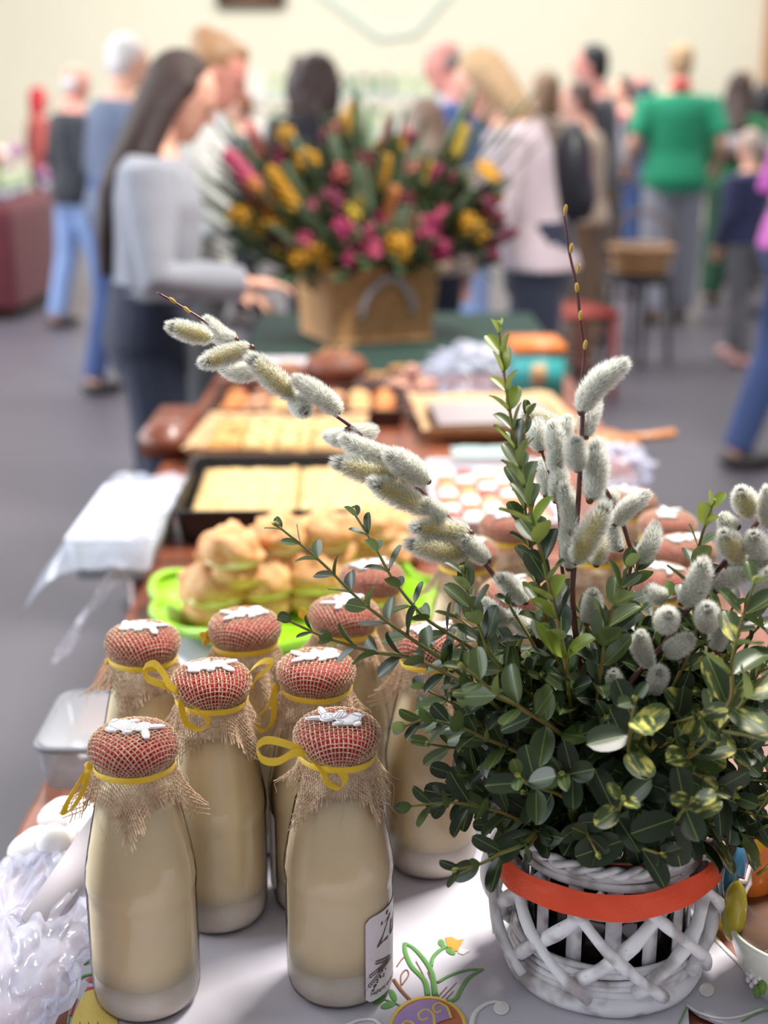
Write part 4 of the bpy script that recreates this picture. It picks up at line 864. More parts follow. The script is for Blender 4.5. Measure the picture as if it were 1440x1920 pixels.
tl.add(vs, [(i * 9 + k, i * 9 + k + 1, (i + 1) * 9 + k + 1, (i + 1) * 9 + k) for i in range(24) for k in range(8)]).build('plastic_wrap', m_film2, label='twisted end of clear plastic film trailing off the table edge', cat='wrap')

# ================================================================== CREAM PUFFS ON A LIME PLATE
m_lime = mat('lime_plastic', srgb(138, 194, 26), 0.4, coat=0.3)
m_choux = mat('baked_choux', srgb(196, 128, 72), 0.7, col2=srgb(228, 184, 132), noise_scale=30, bump=0.5, bump_scale=70)
m_cream = mat('vanilla_cream', srgb(236, 218, 184), 0.5, sub=0.1); m_sugar = mat('icing_sugar', srgb(244, 236, 224), 0.9)
pl = empty('lime_plate', (-0.118, 1.70, TZ + 0.0003), 'lime green scalloped plate under the cream puffs', 'plate')
MB().lathe([(0.0, 0.0), (0.13, 0.0), (0.155, 0.012), (0.185, 0.034), (0.190, 0.034), (0.158, 0.008), (0.13, 0.004), (0.0, 0.004)], 96, rf=lambda a, z: 1 + (0.045 * math.sin(9 * a) if z > 0.01 else 0)).build('dish', m_lime, pl)
MB().ring((0, 0, 0.034), lambda a: 0.186 * (1 + 0.045 * math.sin(9 * a)), 0.0065, 108, 8, lambda a: 0.006 * math.sin(9 * a + 1)).build('rim', m_lime, pl)
def puff_parts(seed):
    Vs = Vector((seed * 3.1, 0, 0)); A, B, C_ = MB(), MB(), MB()
    def lob(b, z0, r, h, lum, low):
        n, m = 26, 14; vs = []
        for i in range(m + 1):
            t = PI * i / m
            for j in range(n):
                a = 2 * PI * j / n; d = Vector((math.sin(t) * math.cos(a), math.sin(t) * math.sin(a), math.cos(t)))
                q = 1 + lum * noise.noise(d * 2.4 + Vs) + lum * 0.6 * abs(noise.noise(d * 5 + Vs))
                p = Vector((d.x * r, d.y * r, d.z * h)) * q; p.z = max(p.z, low); vs.append(p + Vector((0, 0, z0)))
        b.add(vs, [(i * n + j, (i + 1) * n + j, (i + 1) * n + (j + 1) % n, i * n + (j + 1) % n) for i in range(m) for j in range(n)])
    lob(A, 0.015, 0.040, 0.020, 0.18, -0.0145); lob(C_, 0.036, 0.039, 0.011, 0.12, -0.02); lob(B, 0.044, 0.041, 0.034, 0.36, -0.006)
    return A.mesh('bottom_shell', m_choux), C_.mesh('cream', m_cream), B.mesh('top_shell', m_choux)
PF = [puff_parts(k) for k in range(4)]
for i, (px, py, zz, s) in enumerate(((400, 1165, 0.006, 1.0), (495, 1150, 0.006, 1.0), (590, 1140, 0.006, 1.0), (440, 1108, 0.006, 1.05), (540, 1100, 0.006, 1.0), (635, 1092, 0.006, 1.0), (715, 1088, 0.006, 0.95), (435, 1092, 0.058, 0.95), (528, 1066, 0.056, 0.95), (610, 1060, 0.056, 0.95), (690, 1045, 0.04, 0.9), (755, 1030, 0.006, 0.95), (745, 1050, 0.006, 0.9))):
    p = G(px, py, TZ + zz) ; t = empty('cream_puff', p, 'golden cream puff filled with pale cream, lying on the lime plate' if zz < 0.03 else 'golden cream puff stacked on top of the other puffs', 'cream puff', 'cream puffs on the plate' if zz < 0.03 else 'cream puffs stacked on top', rz=i * 1.3, sc=s)
    for nm, me in zip(('bottom_shell', 'cream', 'top_shell'), PF[i % 4]): put(nm, me, t)

# ================================================================== CAKE TRAYS
m_black = mat('black_enamel', srgb(22, 22, 26), 0.3, coat=0.2)
m_crumb = mat('pale_crumble', srgb(222, 194, 140), 0.85, col2=srgb(198, 154, 92), noise_scale=60, bump=0.6, bump_scale=120)
m_sponge = mat('golden_cake', srgb(206, 158, 92), 0.8, col2=srgb(178, 120, 62), noise_scale=40, bump=0.4, bump_scale=90)
m_parch = mat('baking_parchment', srgb(196, 160, 118), 0.6, noise_amt=0.12, noise_scale=12)
m_brown = mat('dark_chocolate', srgb(72, 38, 28), 0.6, noise_amt=0.25, noise_scale=30); m_loaf = mat('brown_crust', srgb(128, 70, 44), 0.55, col2=srgb(96, 50, 34), noise_scale=22, bump=0.3, bump_scale=50)
m_jam = mat('orange_jam', srgb(196, 98, 40), 0.4); m_redj = mat('red_jam', srgb(150, 52, 36), 0.35)
def pan(loc, w, d, h, m, label, rz=0, th=0.004, flare=1.06, cat='tray'):
    t = empty('baking_tray', loc, label, cat, rz=rz); b = MB(); a, c = rrect(w, d, 0.012, 4), rrect(w * flare, d * flare, 0.016, 4); a2 = rrect(w - 2 * th, d - 2 * th, 0.01, 4); k = len(a)
    rings = [(a, 0), (c, h), ([(x * 0.985, y * 0.985) for x, y in c], h), (a2, th)]
    b.add([(x, y, z) for ring, z in rings for x, y in ring], [(q * k + i, q * k + (i + 1) % k, (q + 1) * k + (i + 1) % k, (q + 1) * k + i) for q in range(3) for i in range(k)] + [tuple(range(k))[::-1], tuple(3 * k + i for i in range(k))])
    b.build('pan', m, t, False)
    MB().tube([(x, y, h) for x, y in c + c[:1]], 0.004, 6).build('rim', m, t); return t
def slab(b, cx, cy, w, d, z0, h, seed, amp=0.003, n=24, m=16):
    top = []
    for j in range(m + 1):
        for i in range(n + 1):
            x, y = -w / 2 + w * i / n, -d / 2 + d * j / m; ed = min(i, n - i, j, m - j) == 0
            top.append((cx + x, cy + y, z0 + h + (amp * noise.noise(Vector((x * 45 + seed, y * 45, seed))) + amp * abs(noise.noise(Vector((x * 120, y * 120, seed)))) if not ed else -0.004)))
    o = len(b.v); b.add(top, [(j * (n + 1) + i, j * (n + 1) + i + 1, (j + 1) * (n + 1) + i + 1, (j + 1) * (n + 1) + i) for j in range(m) for i in range(n)])
    per = [i for i in range(n + 1)] + [(n + 1) * j + n for j in range(1, m + 1)] + [(n + 1) * m + i for i in range(n - 1, -1, -1)] + [(n + 1) * j for j in range(m - 1, 0, -1)]
    k = len(per); bot = [(top[i][0], top[i][1], z0) for i in per]; o2 = len(b.v); b.add(bot, [tuple(range(k))[::-1]])
    for i in range(k): b.f.append((o2 + i, o2 + (i + 1) % k, o + per[(i + 1) % k], o + per[i])); b.mi.append(b.cur)
    return b
tr = pan((-0.142, 2.19, TZ + 0.0003), 0.355, 0.33, 0.052, m_black, 'black enamel baking tray filled with a pale crumble cake', R_(2))
for k in range(2):
    o = slab(MB(), 0, 0, 0.166, 0.306, 0, 0.034, 3 + k, 0.007).build('sheet_cake', m_crumb, loc=(-0.142 + (k - 0.5) * 0.170, 2.19 + (k - 0.5) * 0.006, TZ + 0.0046), label=('half of the pale crumble cake next to the storage box side', 'half of the pale crumble cake next to the jars side')[k], cat='cake'); o.rotation_euler.z = R_(2)
    o['label'] = ('half of the pale crumble sheet cake on the storage box side of the black tray', 'half of the pale crumble sheet cake on the jam squares side of the black tray')[k]
def parchment(cx, cy, w, d, h, label, rz=0):
    b = MB(); n = 28; vs = []
    for j in range(n + 1):
        for i in range(n + 1):
            x, y = (i / n - 0.5), (j / n - 0.5); e = max(abs(x), abs(y)) - 0.40; z = 0.002 + (h * (e / 0.10) if e > 0 else 0) * (1 + 0.25 * noise.noise(Vector((x * 9, y * 9, cx * 50))))
            f = 1 + (0.03 * noise.noise(Vector((x * 14, y * 14, 7))) if e > 0 else 0); vs.append((x * w * f, y * d * f, z))
    b.add(vs, [(j * (n + 1) + i, j * (n + 1) + i + 1, (j + 1) * (n + 1) + i + 1, (j + 1) * (n + 1) + i) for j in range(n) for i in range(n)])
    o = b.build('baking_parchment', m_parch, loc=(cx, cy, TZ + 0.001), label=label, cat='parchment'); o.rotation_euler.z = rz; solid(o, 0.0008); return o
parchment(-0.205, 2.62, 0.33, 0.31, 0.036, 'baking parchment folded up around the golden cake pieces with raisins', R_(-3))
for i in range(4):
    for j in range(2):
        t = empty('cake_piece', (-0.305 + 0.066 * i, 2.57 + 0.105 * j, TZ + 0.0036), 'golden cake square with dark raisins, lying on the parchment', 'cake', 'golden cake squares on parchment', rz=U(-0.06, 0.06))
        slab(MB(), 0, 0, 0.058, 0.095, 0, 0.036, i + j * 5, 0.003, 8, 8).build('cake', m_sponge if (i == 0) else m_crumb, t)
        for q in range(3): MB().ell((U(-.02, .02), U(-.035, .035), 0.037), (0.006, 0.005, 0.003), 8, 6).build('raisin', m_brown, t)
tr2 = pan((-0.165, 2.945, TZ + 0.0003), 0.40, 0.24, 0.035, m_brown, 'dark brown tray full of small assorted pastries')
PM = [m_sponge, m_choux, m_loaf, m_jam, m_crumb, m_peach]
pm_ = []
for k in range(6):
    b = MB(); b.ell((0, 0, 0.017), (0.026, 0.021, 0.017), 14, 10, lump=0.35, ls=60 + k * 9); a_ = b.mesh('pastry', PM[k]); g2 = MB(); g2.ell((0.002, 0, 0.031), (0.013, 0.010, 0.006), 12, 8, lump=0.3, ls=70); pm_.append((a_, g2.mesh('topping', PM[(k + 3) % 6])))
for i in range(7):
    for j in range(4):
        k = (i * 5 + j * 3) % 6; t = empty('small_pastry', (-0.165 - 0.165 + 0.055 * i + U(-.004, .004), 2.945 - 0.082 + 0.053 * j, TZ + 0.0046), 'small lumpy pastry with a topping, in the dark brown tray', 'pastry', 'assorted pastries in the brown tray', rz=U(0, 6)); put('pastry', pm_[k][0], t); put('topping', pm_[k][1], t)
for i, (x, y, rx, ry, h, m, lb) in enumerate(((-0.118, 3.30, 0.078, 0.068, 0.082, m_loaf, 'round dark brown loaf in front of the flower hamper'), (-0.235, 3.29, 0.058, 0.06, 0.05, m_loaf, 'low brown loaf beside the round dark one'), (-0.345, 3.25, 0.055, 0.07, 0.052, m_loaf, 'brown loaf at the corner of the cake table'), (-0.015, 3.18, 0.055, 0.05, 0.045, m_brown, 'chocolate brown loaf between round loaf and white plate'), (0.035, 3.30, 0.045, 0.045, 0.04, m_brown, 'small chocolate bun behind the white plate'))):
    t = empty('bread_loaf', (x, y, TZ + 0.0003), lb, 'bread'); b = crumple((0, 0, h * 0.45), (rx, ry, h * 0.55), 0.08, i + 2.0, 1.6, 30, 20, flat=0.0); b.build('crust', m, t)
    for q in range(3): a = -0.5 + q * 0.5; MB().tube([(rx * 0.6 * math.sin(a) - 0.01, -ry * 0.45, h * 0.9), (rx * 0.6 * math.sin(a), 0, h * 1.03), (rx * 0.6 * math.sin(a) + 0.01, ry * 0.45, h * 0.9)], 0.004, 6).build('score', m_sponge, t)
wb_ = MB().rbox((0, 0, 0.03), (0.085, 0.26, 0.05), 0.006).build('wooden_crate', wood('crate_wood', srgb(130, 66, 40), srgb(96, 44, 28)), loc=(-0.425, 2.66, TZ + 0.0003), label='reddish brown wooden crate at the edge beside the parchment', cat='crate')
# striped cake on parchment, jam squares, plate of buns, teal carton, board
parchment(0.225, 2.83, 0.32, 0.34, 0.034, 'baking parchment holding the striped chocolate cake', R_(4))
t = empty('striped_cake', (0.225, 2.83, TZ + 0.0036), 'flat chocolate cake with white icing stripes on parchment', 'cake', rz=R_(4)); slab(MB(), 0, 0, 0.25, 0.23, 0, 0.026, 8, 0.002).build('cake', m_brown, t)
m_icing = mat('white_icing', srgb(216, 204, 204), 0.5)
for k in range(8): MB().tube([(-0.12, -0.10 + k * 0.028, 0.0275), (-0.04, -0.098 + k * 0.028, 0.029), (0.05, -0.102 + k * 0.028, 0.029), (0.12, -0.10 + k * 0.028, 0.028)], 0.0062, 8, flat=0.2).build('icing_stripe', m_icing, t)
tr3 = pan((0.178, 2.225, TZ + 0.0003), 0.19, 0.36, 0.030, mat('white_tray', srgb(214, 214, 222), 0.4), 'white tray of small orange and white squares')
sq = [slab(MB(), 0, 0, 0.030, 0.036, 0, 0.024, k, 0.002, 5, 5).mesh('square', m) for k, m in enumerate((m_jam, m_white, m_redj, m_peach))]
for i in range(5):
    for j in range(7):
        k = (0, 1, 0, 1, 3)[(i + j) % 5] if (i * 3 + j) % 9 else 2; nm = ('orange', 'white', 'dark red', 'peach')[k]
        put('sweet_square', sq[k], loc=(0.178 - 0.070 + 0.035 * i, 2.225 - 0.14 + 0.044 * j, TZ + 0.0046), label=nm + ' sweet square in the white tray', cat='sweet', group=nm + ' sweet squares')
b = MB(); vs = [(-0.055 + 0.11 * i / 12, -0.04 + 0.08 * j / 12, 0.004 * noise.noise(Vector((i * 0.5, j * 0.5, 1))) + 0.003) for j in range(13) for i in range(13)]
b.add(vs, [(j * 13 + i, j * 13 + i + 1, (j + 1) * 13 + i + 1, (j + 1) * 13 + i) for j in range(12) for i in range(12)])
o = b.build('napkin', mat('grey_green_paper', srgb(148, 170, 168), 0.7), loc=(0.18, 2.45, TZ + 0.036), label='grey-green paper napkin lying across the tray of squares', cat='napkin'); solid(o, 0.001)
t = empty('plate', (0.065, 3.13, TZ + 0.0003), 'white plate heaped with chocolate buns', 'plate'); MB().lathe([(0, 0), (0.055, 0), (0.085, 0.014), (0.087, 0.016), (0.055, 0.005), (0, 0.004)], 40).build('dish', m_palew, t)
for k in range(7):
    a = k * 1.05; q = (0.0 if k == 6 else 0.042); z = 0.005 if k < 6 else 0.040
    t = empty('chocolate_bun', (0.065 + q * math.cos(a), 3.13 + q * math.sin(a), TZ + z), 'round chocolate bun on the white plate', 'bun', 'chocolate buns on the white plate'); MB().ell((0, 0, 0.018), (0.022, 0.021, 0.018), 14, 10, lump=0.2, ls=60).build('bun', mat('bun_brown', srgb(136, 82, 70), 0.55, col2=srgb(196, 150, 140), noise_scale=50), t); MB().ell((0, 0, 0.034), (0.012, 0.012, 0.004), 10, 6).build('glaze', m_peach, t)
crumple((0, 0, 0.045), (0.10, 0.07, 0.06), 0.45, 9.3, 2.6, 50, 36, flat=0.0008).build('plastic_bag', m_film2, loc=(0.215, 3.19, TZ), label='white crumpled plastic bag between the plate and the teal carton', cat='bag')
crumple((0, 0, 0.03), (0.055, 0.05, 0.04), 0.45, 5.3, 2.8, 44, 30, flat=0.0008).build('plastic_bag', m_film2, loc=(0.415, 2.36, TZ), label='small white plastic bag near the wooden board behind the burlap caps', cat='bag')
t = empty('carton', (0.355, 3.20, TZ + 0.0003), 'teal cardboard carton with an orange lid', 'carton', rz=R_(3)); MB().rbox((0, 0, 0.05), (0.12, 0.14, 0.10), 0.003).build('box', mat('teal_card', srgb(58, 160, 160), 0.5), t); MB().rbox((0, 0, 0.112), (0.126, 0.146, 0.026), 0.004).build('lid', mat('orange_card', srgb(206, 116, 54), 0.5), t)
MB().rbox((0, -0.0705, 0.055), (0.035, 0.002, 0.045), 0.0008).build('printed_panel', m_parch, t)
t = empty('serving_board', (0.425, 2.64, TZ + 0.0003), 'wooden serving board with its handle sticking out past the table', 'board', rz=R_(22)); bw = wood('board_wood', srgb(196, 132, 84), srgb(172, 108, 64)); MB().rbox((0, 0, 0.011), (0.13, 0.11, 0.022), 0.005).build('board', bw, t); MB().tube([(0.06, 0, 0.012), (0.12, 0.0, 0.012), (0.175, 0.0, 0.013)], [0.015, 0.012, 0.015], 10, flat=0.7).build('handle', bw, t)
b = MB(); vs = [(-0.11 + 0.22 * i / 14, -0.06 + 0.12 * j / 14, 0.004 + 0.005 * noise.noise(Vector((i * 0.3, j * 0.3, 4)))) for j in range(15) for i in range(15)]
o = b.add(vs, [(j * 15 + i, j * 15 + i + 1, (j + 1) * 15 + i + 1, (j + 1) * 15 + i) for j in range(14) for i in range(14)]).build('paper_sheet', mat('white_paper', srgb(222, 218, 230), 0.7), loc=(-0.29, 3.56, TZ + 0.004), label='sheet of white paper lying on the green cloth', cat='paper'); solid(o, 0.001)

# ================================================================== FLOWER HAMPER
m_wk = mat('honey_wicker', srgb(218, 170, 118), 0.6, col2=srgb(196, 144, 94), noise_scale=60); m_rope = mat('grey_rope', srgb(176, 168, 172), 0.7)
hm = empty('flower_hamper', (-0.055, 4.02, TZ + 0.0045), 'honey coloured wicker hamper with a grey rope handle, packed with flowers', 'hamper', rz=R_(21))
HW, HD, HH = 0.165, 0.165, 0.205
MB().box((0, 0, 0.006), (HW * 1.8, HD * 1.8, 0.012)).build('bottom', m_wk, hm, False)
def hrect(z, off=0): f = 0.90 + 0.10 * z / HH; return [(x * 1, y) for x, y in rrect(2 * (HW * f + off), 2 * (HD * f + off), 0.012, 2)]
b = MB(); rs = [hrect(0.004, -0.004), hrect(HH, -0.004)]; k = len(rs[0]); b.add([(x, y, 0.004) for x, y in rs[0]] + [(x, y, HH) for x, y in rs[1]], [(i, (i + 1) % k, k + (i + 1) % k, k + i) for i in range(k)])
o = b.build('wall', m_wk, hm, False); solid(o, 0.004)
for q in range(24):                           # woven strands
    z = 0.008 + (HH - 0.012) * q / 23; c = hrect(z); pts = []
    for i in range(len(c)):
        a, d = Vector((*c[i], z)), Vector((*c[(i + 1) % len(c)], z)); L_ = (d - a).length; m_ = max(1, int(L_ / 0.018))
        for w in range(m_): pts.append(a.lerp(d, w / m_))
    pts = [p + Vector((p.x, p.y, 0)).normalized() * 0.0022 * (1 if (i + q) % 2 else -1) for i, p in enumerate(pts)]
    MB().tube(pts + [pts[0]], 0.0042, 5, cap=False).build('strand', m_wk, hm)
for z, r in ((0.004, 0.008), (HH, 0.010)): c = hrect(z, 0.002); MB().tube([(x, y, z) for x, y in c + c[:1]], r, 8).build('rim', m_wk, hm)
MB().tube(spline([(-0.075, -HD - 0.004, 0.075), (-0.070, -HD - 0.012, 0.115), (-0.035, -HD - 0.018, 0.165), (0.005, -HD - 0.020, 0.185), (0.045, -HD - 0.018, 0.165), (0.078, -HD - 0.012, 0.115), (0.082, -HD - 0.004, 0.085)], 6), 0.0105, 8).build('rope_handle', m_rope, hm)
FC = {'golden yellow': srgb(190, 138, 26), 'lemon yellow': srgb(198, 168, 54), 'magenta': srgb(150, 34, 82), 'dark red': srgb(88, 18, 30), 'coral pink': srgb(200, 104, 100), 'pale orange': srgb(190, 118, 62), 'rose pink': srgb(186, 74, 108), 'plum': srgb(110, 30, 62)}
FM = {k: mat('petal_' + k.replace(' ', '_'), v, 0.7, noise_amt=0.25, noise_scale=60) for k, v in FC.items()}
m_fst = mat('flower_stem', srgb(76, 98, 52), 0.7); m_frond = mat('dried_frond', srgb(70, 92, 54), 0.7, col2=srgb(42, 66, 44), noise_scale=12); m_frond2 = mat('silver_frond', srgb(128, 150, 122), 0.7)
def bloom_mesh(kind, m, seed):
    R = random.Random(seed); b = MB()
    if kind == 'ball':
        for k in range(26):
            d = Vector((R.gauss(0, 1), R.gauss(0, 1), R.gauss(0, 1))).normalized(); b.ell(d * 0.026, (0.011, 0.011, 0.011), 6, 5)
        b.ell((0, 0, 0), (0.022,) * 3, 8, 6)
    elif kind == 'daisy':
        for k in range(14):
            a = k * 2 * PI / 14; M = Matrix.Rotation(a, 3, 'Z'); b.ell(M @ Vector((0.024, 0, 0.004)), (0.016, 0.006, 0.003), 6, 5, M)
        b.ell((0, 0, 0.004), (0.012, 0.012, 0.008), 8, 6)
    else:
        for k in range(44):
            t = k / 44; a = k * 2.4; b.ell((0.016 * (1 - 0.5 * t) * math.cos(a), 0.016 * (1 - 0.5 * t) * math.sin(a), 0.11 * t - 0.03), (0.009, 0.009, 0.012), 6, 5)
    return b.mesh('bloom', m)
BM = {}
for c in FC:
    for kd in ('ball', 'daisy', 'spike'): BM[c, kd] = bloom_mesh(kd, FM[c], len(BM))
ltf = MB(); 
for k in range(3): a = k * 2.1; M = Matrix.Rotation(a, 3, 'Z') @ Matrix.Rotation(0.9, 3, 'Y'); ltf.ell(M @ Vector((0, 0, 0.025)), (0.002, 0.009, 0.028), 6, 6, M)
me_fl = ltf.mesh('leaves', m_frond)
HC = Vector((-0.055, 4.02, TZ + 0.19)); R3 = random.Random(5)
def flower(px, py, Y, col, kind, s=1.0, nm=None):
    p = Yp(px, py, Y); b0 = HC + Vector((max(-0.11, min(0.11, (p.x - HC.x) * 0.35)), max(-0.1, min(0.1, (Y - HC.y) * 0.4)), -0.10)); t = empty('flower', b0, f'{col} {dict(ball="globe", daisy="daisy-like", spike="tall spike")[kind]} flower among the blooms of the wicker hamper', 'flower', f'{col} {kind} flowers')
    q = p - b0; m_ = q * 0.5 + Vector((0, 0, 0.03)); MB().tube(spline([Vector(), m_, q], 5), 0.0022, 5).build('stem', m_fst, t)
    D_ = (q - m_).normalized(); D_ = (D_ + Vector((0, -0.5, 0.1))).normalized() if kind == 'daisy' else D_
    M = D_.to_track_quat('Z', 'Y').to_matrix().to_4x4(); M.translation = q; put('bloom', BM[col, kind], t, M=M @ Matrix.Scale(s, 4)); M2 = M.copy(); M2.translation = q * 0.82; put('leaves', me_fl, t, M=M2 @ Matrix.Scale(1.8, 4))
for px, py, Y, col, kd, s in ((470, 345, 3.86, 'rose pink', 'spike', 1.5), (505, 385, 3.86, 'pale orange', 'spike', 1.3), (540, 375, 3.86, 'golden yellow', 'spike', 1.4), (450, 405, 3.85, 'golden yellow', 'ball', 1.3), (480, 425, 3.85, 'golden yellow', 'ball', 1.3), (520, 420, 3.85, 'golden yellow', 'ball', 1.0), (570, 450, 3.82, 'rose pink', 'ball', 0.9), (545, 455, 3.84, 'rose pink', 'ball', 0.8), (600, 480, 3.80, 'golden yellow', 'ball', 1.3), (560, 485, 3.80, 'golden yellow', 'ball', 1.1), (640, 435, 3.82, 'magenta', 'ball', 1.3), (655, 490, 3.80, 'magenta', 'ball', 1.0), (700, 470, 3.80, 'rose pink', 'ball', 1.1), (690, 455, 3.80, 'rose pink', 'spike', 0.9), (745, 455, 3.80, 'golden yellow', 'ball', 1.2), (755, 475, 3.80, 'golden yellow', 'ball', 1.0), (800, 450, 3.82, 'magenta', 'ball', 1.2), (825, 470, 3.82, 'magenta', 'ball', 1.1), (815, 420, 3.83, 'magenta', 'ball', 0.9), (880, 420, 3.86, 'golden yellow', 'ball', 1.2), (900, 435, 3.86, 'golden yellow', 'ball', 1.0), (930, 410, 3.88, 'dark red', 'ball', 1.1), (915, 385, 3.88, 'plum', 'ball', 1.1), (915, 322, 3.9, 'golden yellow', 'daisy', 1.3), (855, 280, 4.0, 'lemon yellow', 'spike', 1.0), (725, 262, 4.05, 'rose pink', 'spike', 0.8), (625, 248, 4.05, 'coral pink', 'ball', 1.0), (535, 250, 4.0, 'golden yellow', 'ball', 0.9), (660, 235, 4.1, 'golden yellow', 'spike', 0.9), (575, 300, 3.95, 'golden yellow', 'ball', 1.2), (680, 300, 3.95, 'dark red', 'ball', 1.2), (640, 325, 3.92, 'coral pink', 'ball', 1.0), (775, 320, 3.95, 'coral pink', 'ball', 1.1), (825, 330, 3.94, 'magenta', 'ball', 1.0), (860, 345, 3.93, 'dark red', 'ball', 1.1), (720, 340, 3.92, 'golden yellow', 'spike', 1.0), (730, 400, 3.88, 'pale orange', 'spike', 1.1), (760, 380, 3.88, 'dark red', 'ball', 1.2), (620, 380, 3.88, 'plum', 'ball', 1.3), (590, 390, 3.86, 'rose pink', 'ball', 0.8), (505, 455, 3.84, 'dark red', 'ball', 0.9)):
    flower(px, py, Y, col, kd, s * 0.88)
pool = ['golden yellow'] * 4 + ['lemon yellow'] * 2 + ['magenta'] * 2 + ['dark red'] * 3 + ['coral pink', 'pale orange', 'rose pink', 'plum', 'plum']
for i in range(84):
    for _ in range(30):
        x, y = R3.uniform(440, 930), R3.uniform(238, 490)
        top = 235 + 70 * abs((x - 660) / 250) ** 1.5
        if y > top and (x > 520 or y < 440): break
    Y = 4.12 - 0.30 * (y - 230) / 260 + R3.uniform(-0.03, 0.05)
    flower(x, y, Y, R3.choice(pool), R3.choice(('ball', 'ball', 'ball', 'spike', 'daisy')), R3.uniform(0.6, 0.95))
fr = MB(); 
for k in range(15):
    t = k / 14
    for sd in (-1, 1): a = sd * 0.85; M = Matrix.Rotation(a, 3, 'Y'); fr.ell(Vector((0, 0, 0.20 * t)) + M @ Vector((0, 0, 0.03 * (1.1 - t * 0.7))), (0.0055, 0.003, 0.032 * (1.1 - t * 0.7)), 6, 5, M)
fr.tube([(0, 0, -0.22), (0, 0, 0.2)], 0.002, 5); me_fr = [fr.mesh('fronds', m_frond), fr.mesh('fronds', m_frond2)]
for i in range(90):
    x, y = R3.uniform(400, 950), R3.uniform(235, 480)
    if i < 12: x, y = R3.uniform(385, 480), R3.uniform(310, 400)
    elif i < 22: x, y = R3.uniform(860, 975), R3.uniform(215, 330)
    p = Yp(x, y, 4.04 - 0.26 * (y - 230) / 260); d = (p - (HC + Vector((0, 0, -0.12)))).normalized(); M = d.to_track_quat('Z', 'Y').to_matrix().to_4x4(); M.translation = p - d * 0.12
    o = empty('fern_frond', M.translation, 'green feathery frond in the flower hamper' if i % 3 else 'silvery green frond in the flower hamper', 'frond', 'green fronds' if i % 3 else 'silvery fronds'); M.translation = (0, 0, 0); put('fronds', me_fr[0 if i % 3 else 1], o, M=M)

# ================================================================== PEOPLE
def cmat(name, c, **k): return mat(name, c, 0.85, sheen=0.15, noise_amt=0.12, noise_scale=6, bump=0.4, bump_scale=14, **k)
SKIN = mat('skin', srgb(222, 168, 146), 0.55, sub=0.0); SKIN2 = mat('skin_ruddy', srgb(216, 146, 132), 0.55); m_eye = mat('eye', srgb(40, 30, 28), 0.2); m_lip = mat('lips', srgb(176, 92, 90), 0.5)
H_DARK = mat('hair_dark_brown', srgb(62, 45, 42), 0.7, noise_amt=0.3, noise_scale=50); H_BLOND = mat('hair_blond', srgb(184, 152, 116), 0.7, noise_amt=0.25, noise_scale=50); H_BROWN = mat('hair_brown', srgb(128, 100, 76), 0.5, noise_amt=0.25, noise_scale=50)
H_GREY = mat('hair_grey', srgb(206, 200, 200), 0.5, noise_amt=0.15, noise_scale=50); H_BLACK = mat('hair_black', srgb(28, 26, 30), 0.5); H_LBR = mat('hair_light_brown', srgb(164, 124, 88), 0.5, noise_amt=0.25, noise_scale=50)
J_NAVY = cmat('navy_denim', srgb(34, 40, 62)); J_BLUE = cmat('blue_denim', srgb(56, 76, 124)); J_LIGHT = cmat('light_denim', srgb(128, 152, 198)); J_GREY = cmat('grey_cotton', srgb(140, 142, 156)); J_BLACK = cmat('black_cotton', srgb(32, 32, 40)); J_DKGREY = cmat('dark_grey_cotton', srgb(96, 96, 102)); J_BROWN = cmat('brown_cotton', srgb(112, 88, 70))
SHOE = mat('dark_shoe', srgb(40, 36, 38), 0.5); SHOEW = mat('red_white_shoe', srgb(200, 150, 150), 0.5)
def ik(a, c, l1, l2, hint):
    d = c - a; L = min(d.length, (l1 + l2) * 0.995); u = d.normalized(); x = (l1 * l1 - l2 * l2 + L * L) / (2 * L); h = math.sqrt(max(0, l1 * l1 - x * x)); n = hint - u * hint.dot(u)
    n = n.normalized() if n.length > 1e-4 else u.orthogonal().normalized(); return a + u * x + n * h, a + u * L
def limb(b, pts, rs, n=12): b.tube(pts, rs, n)
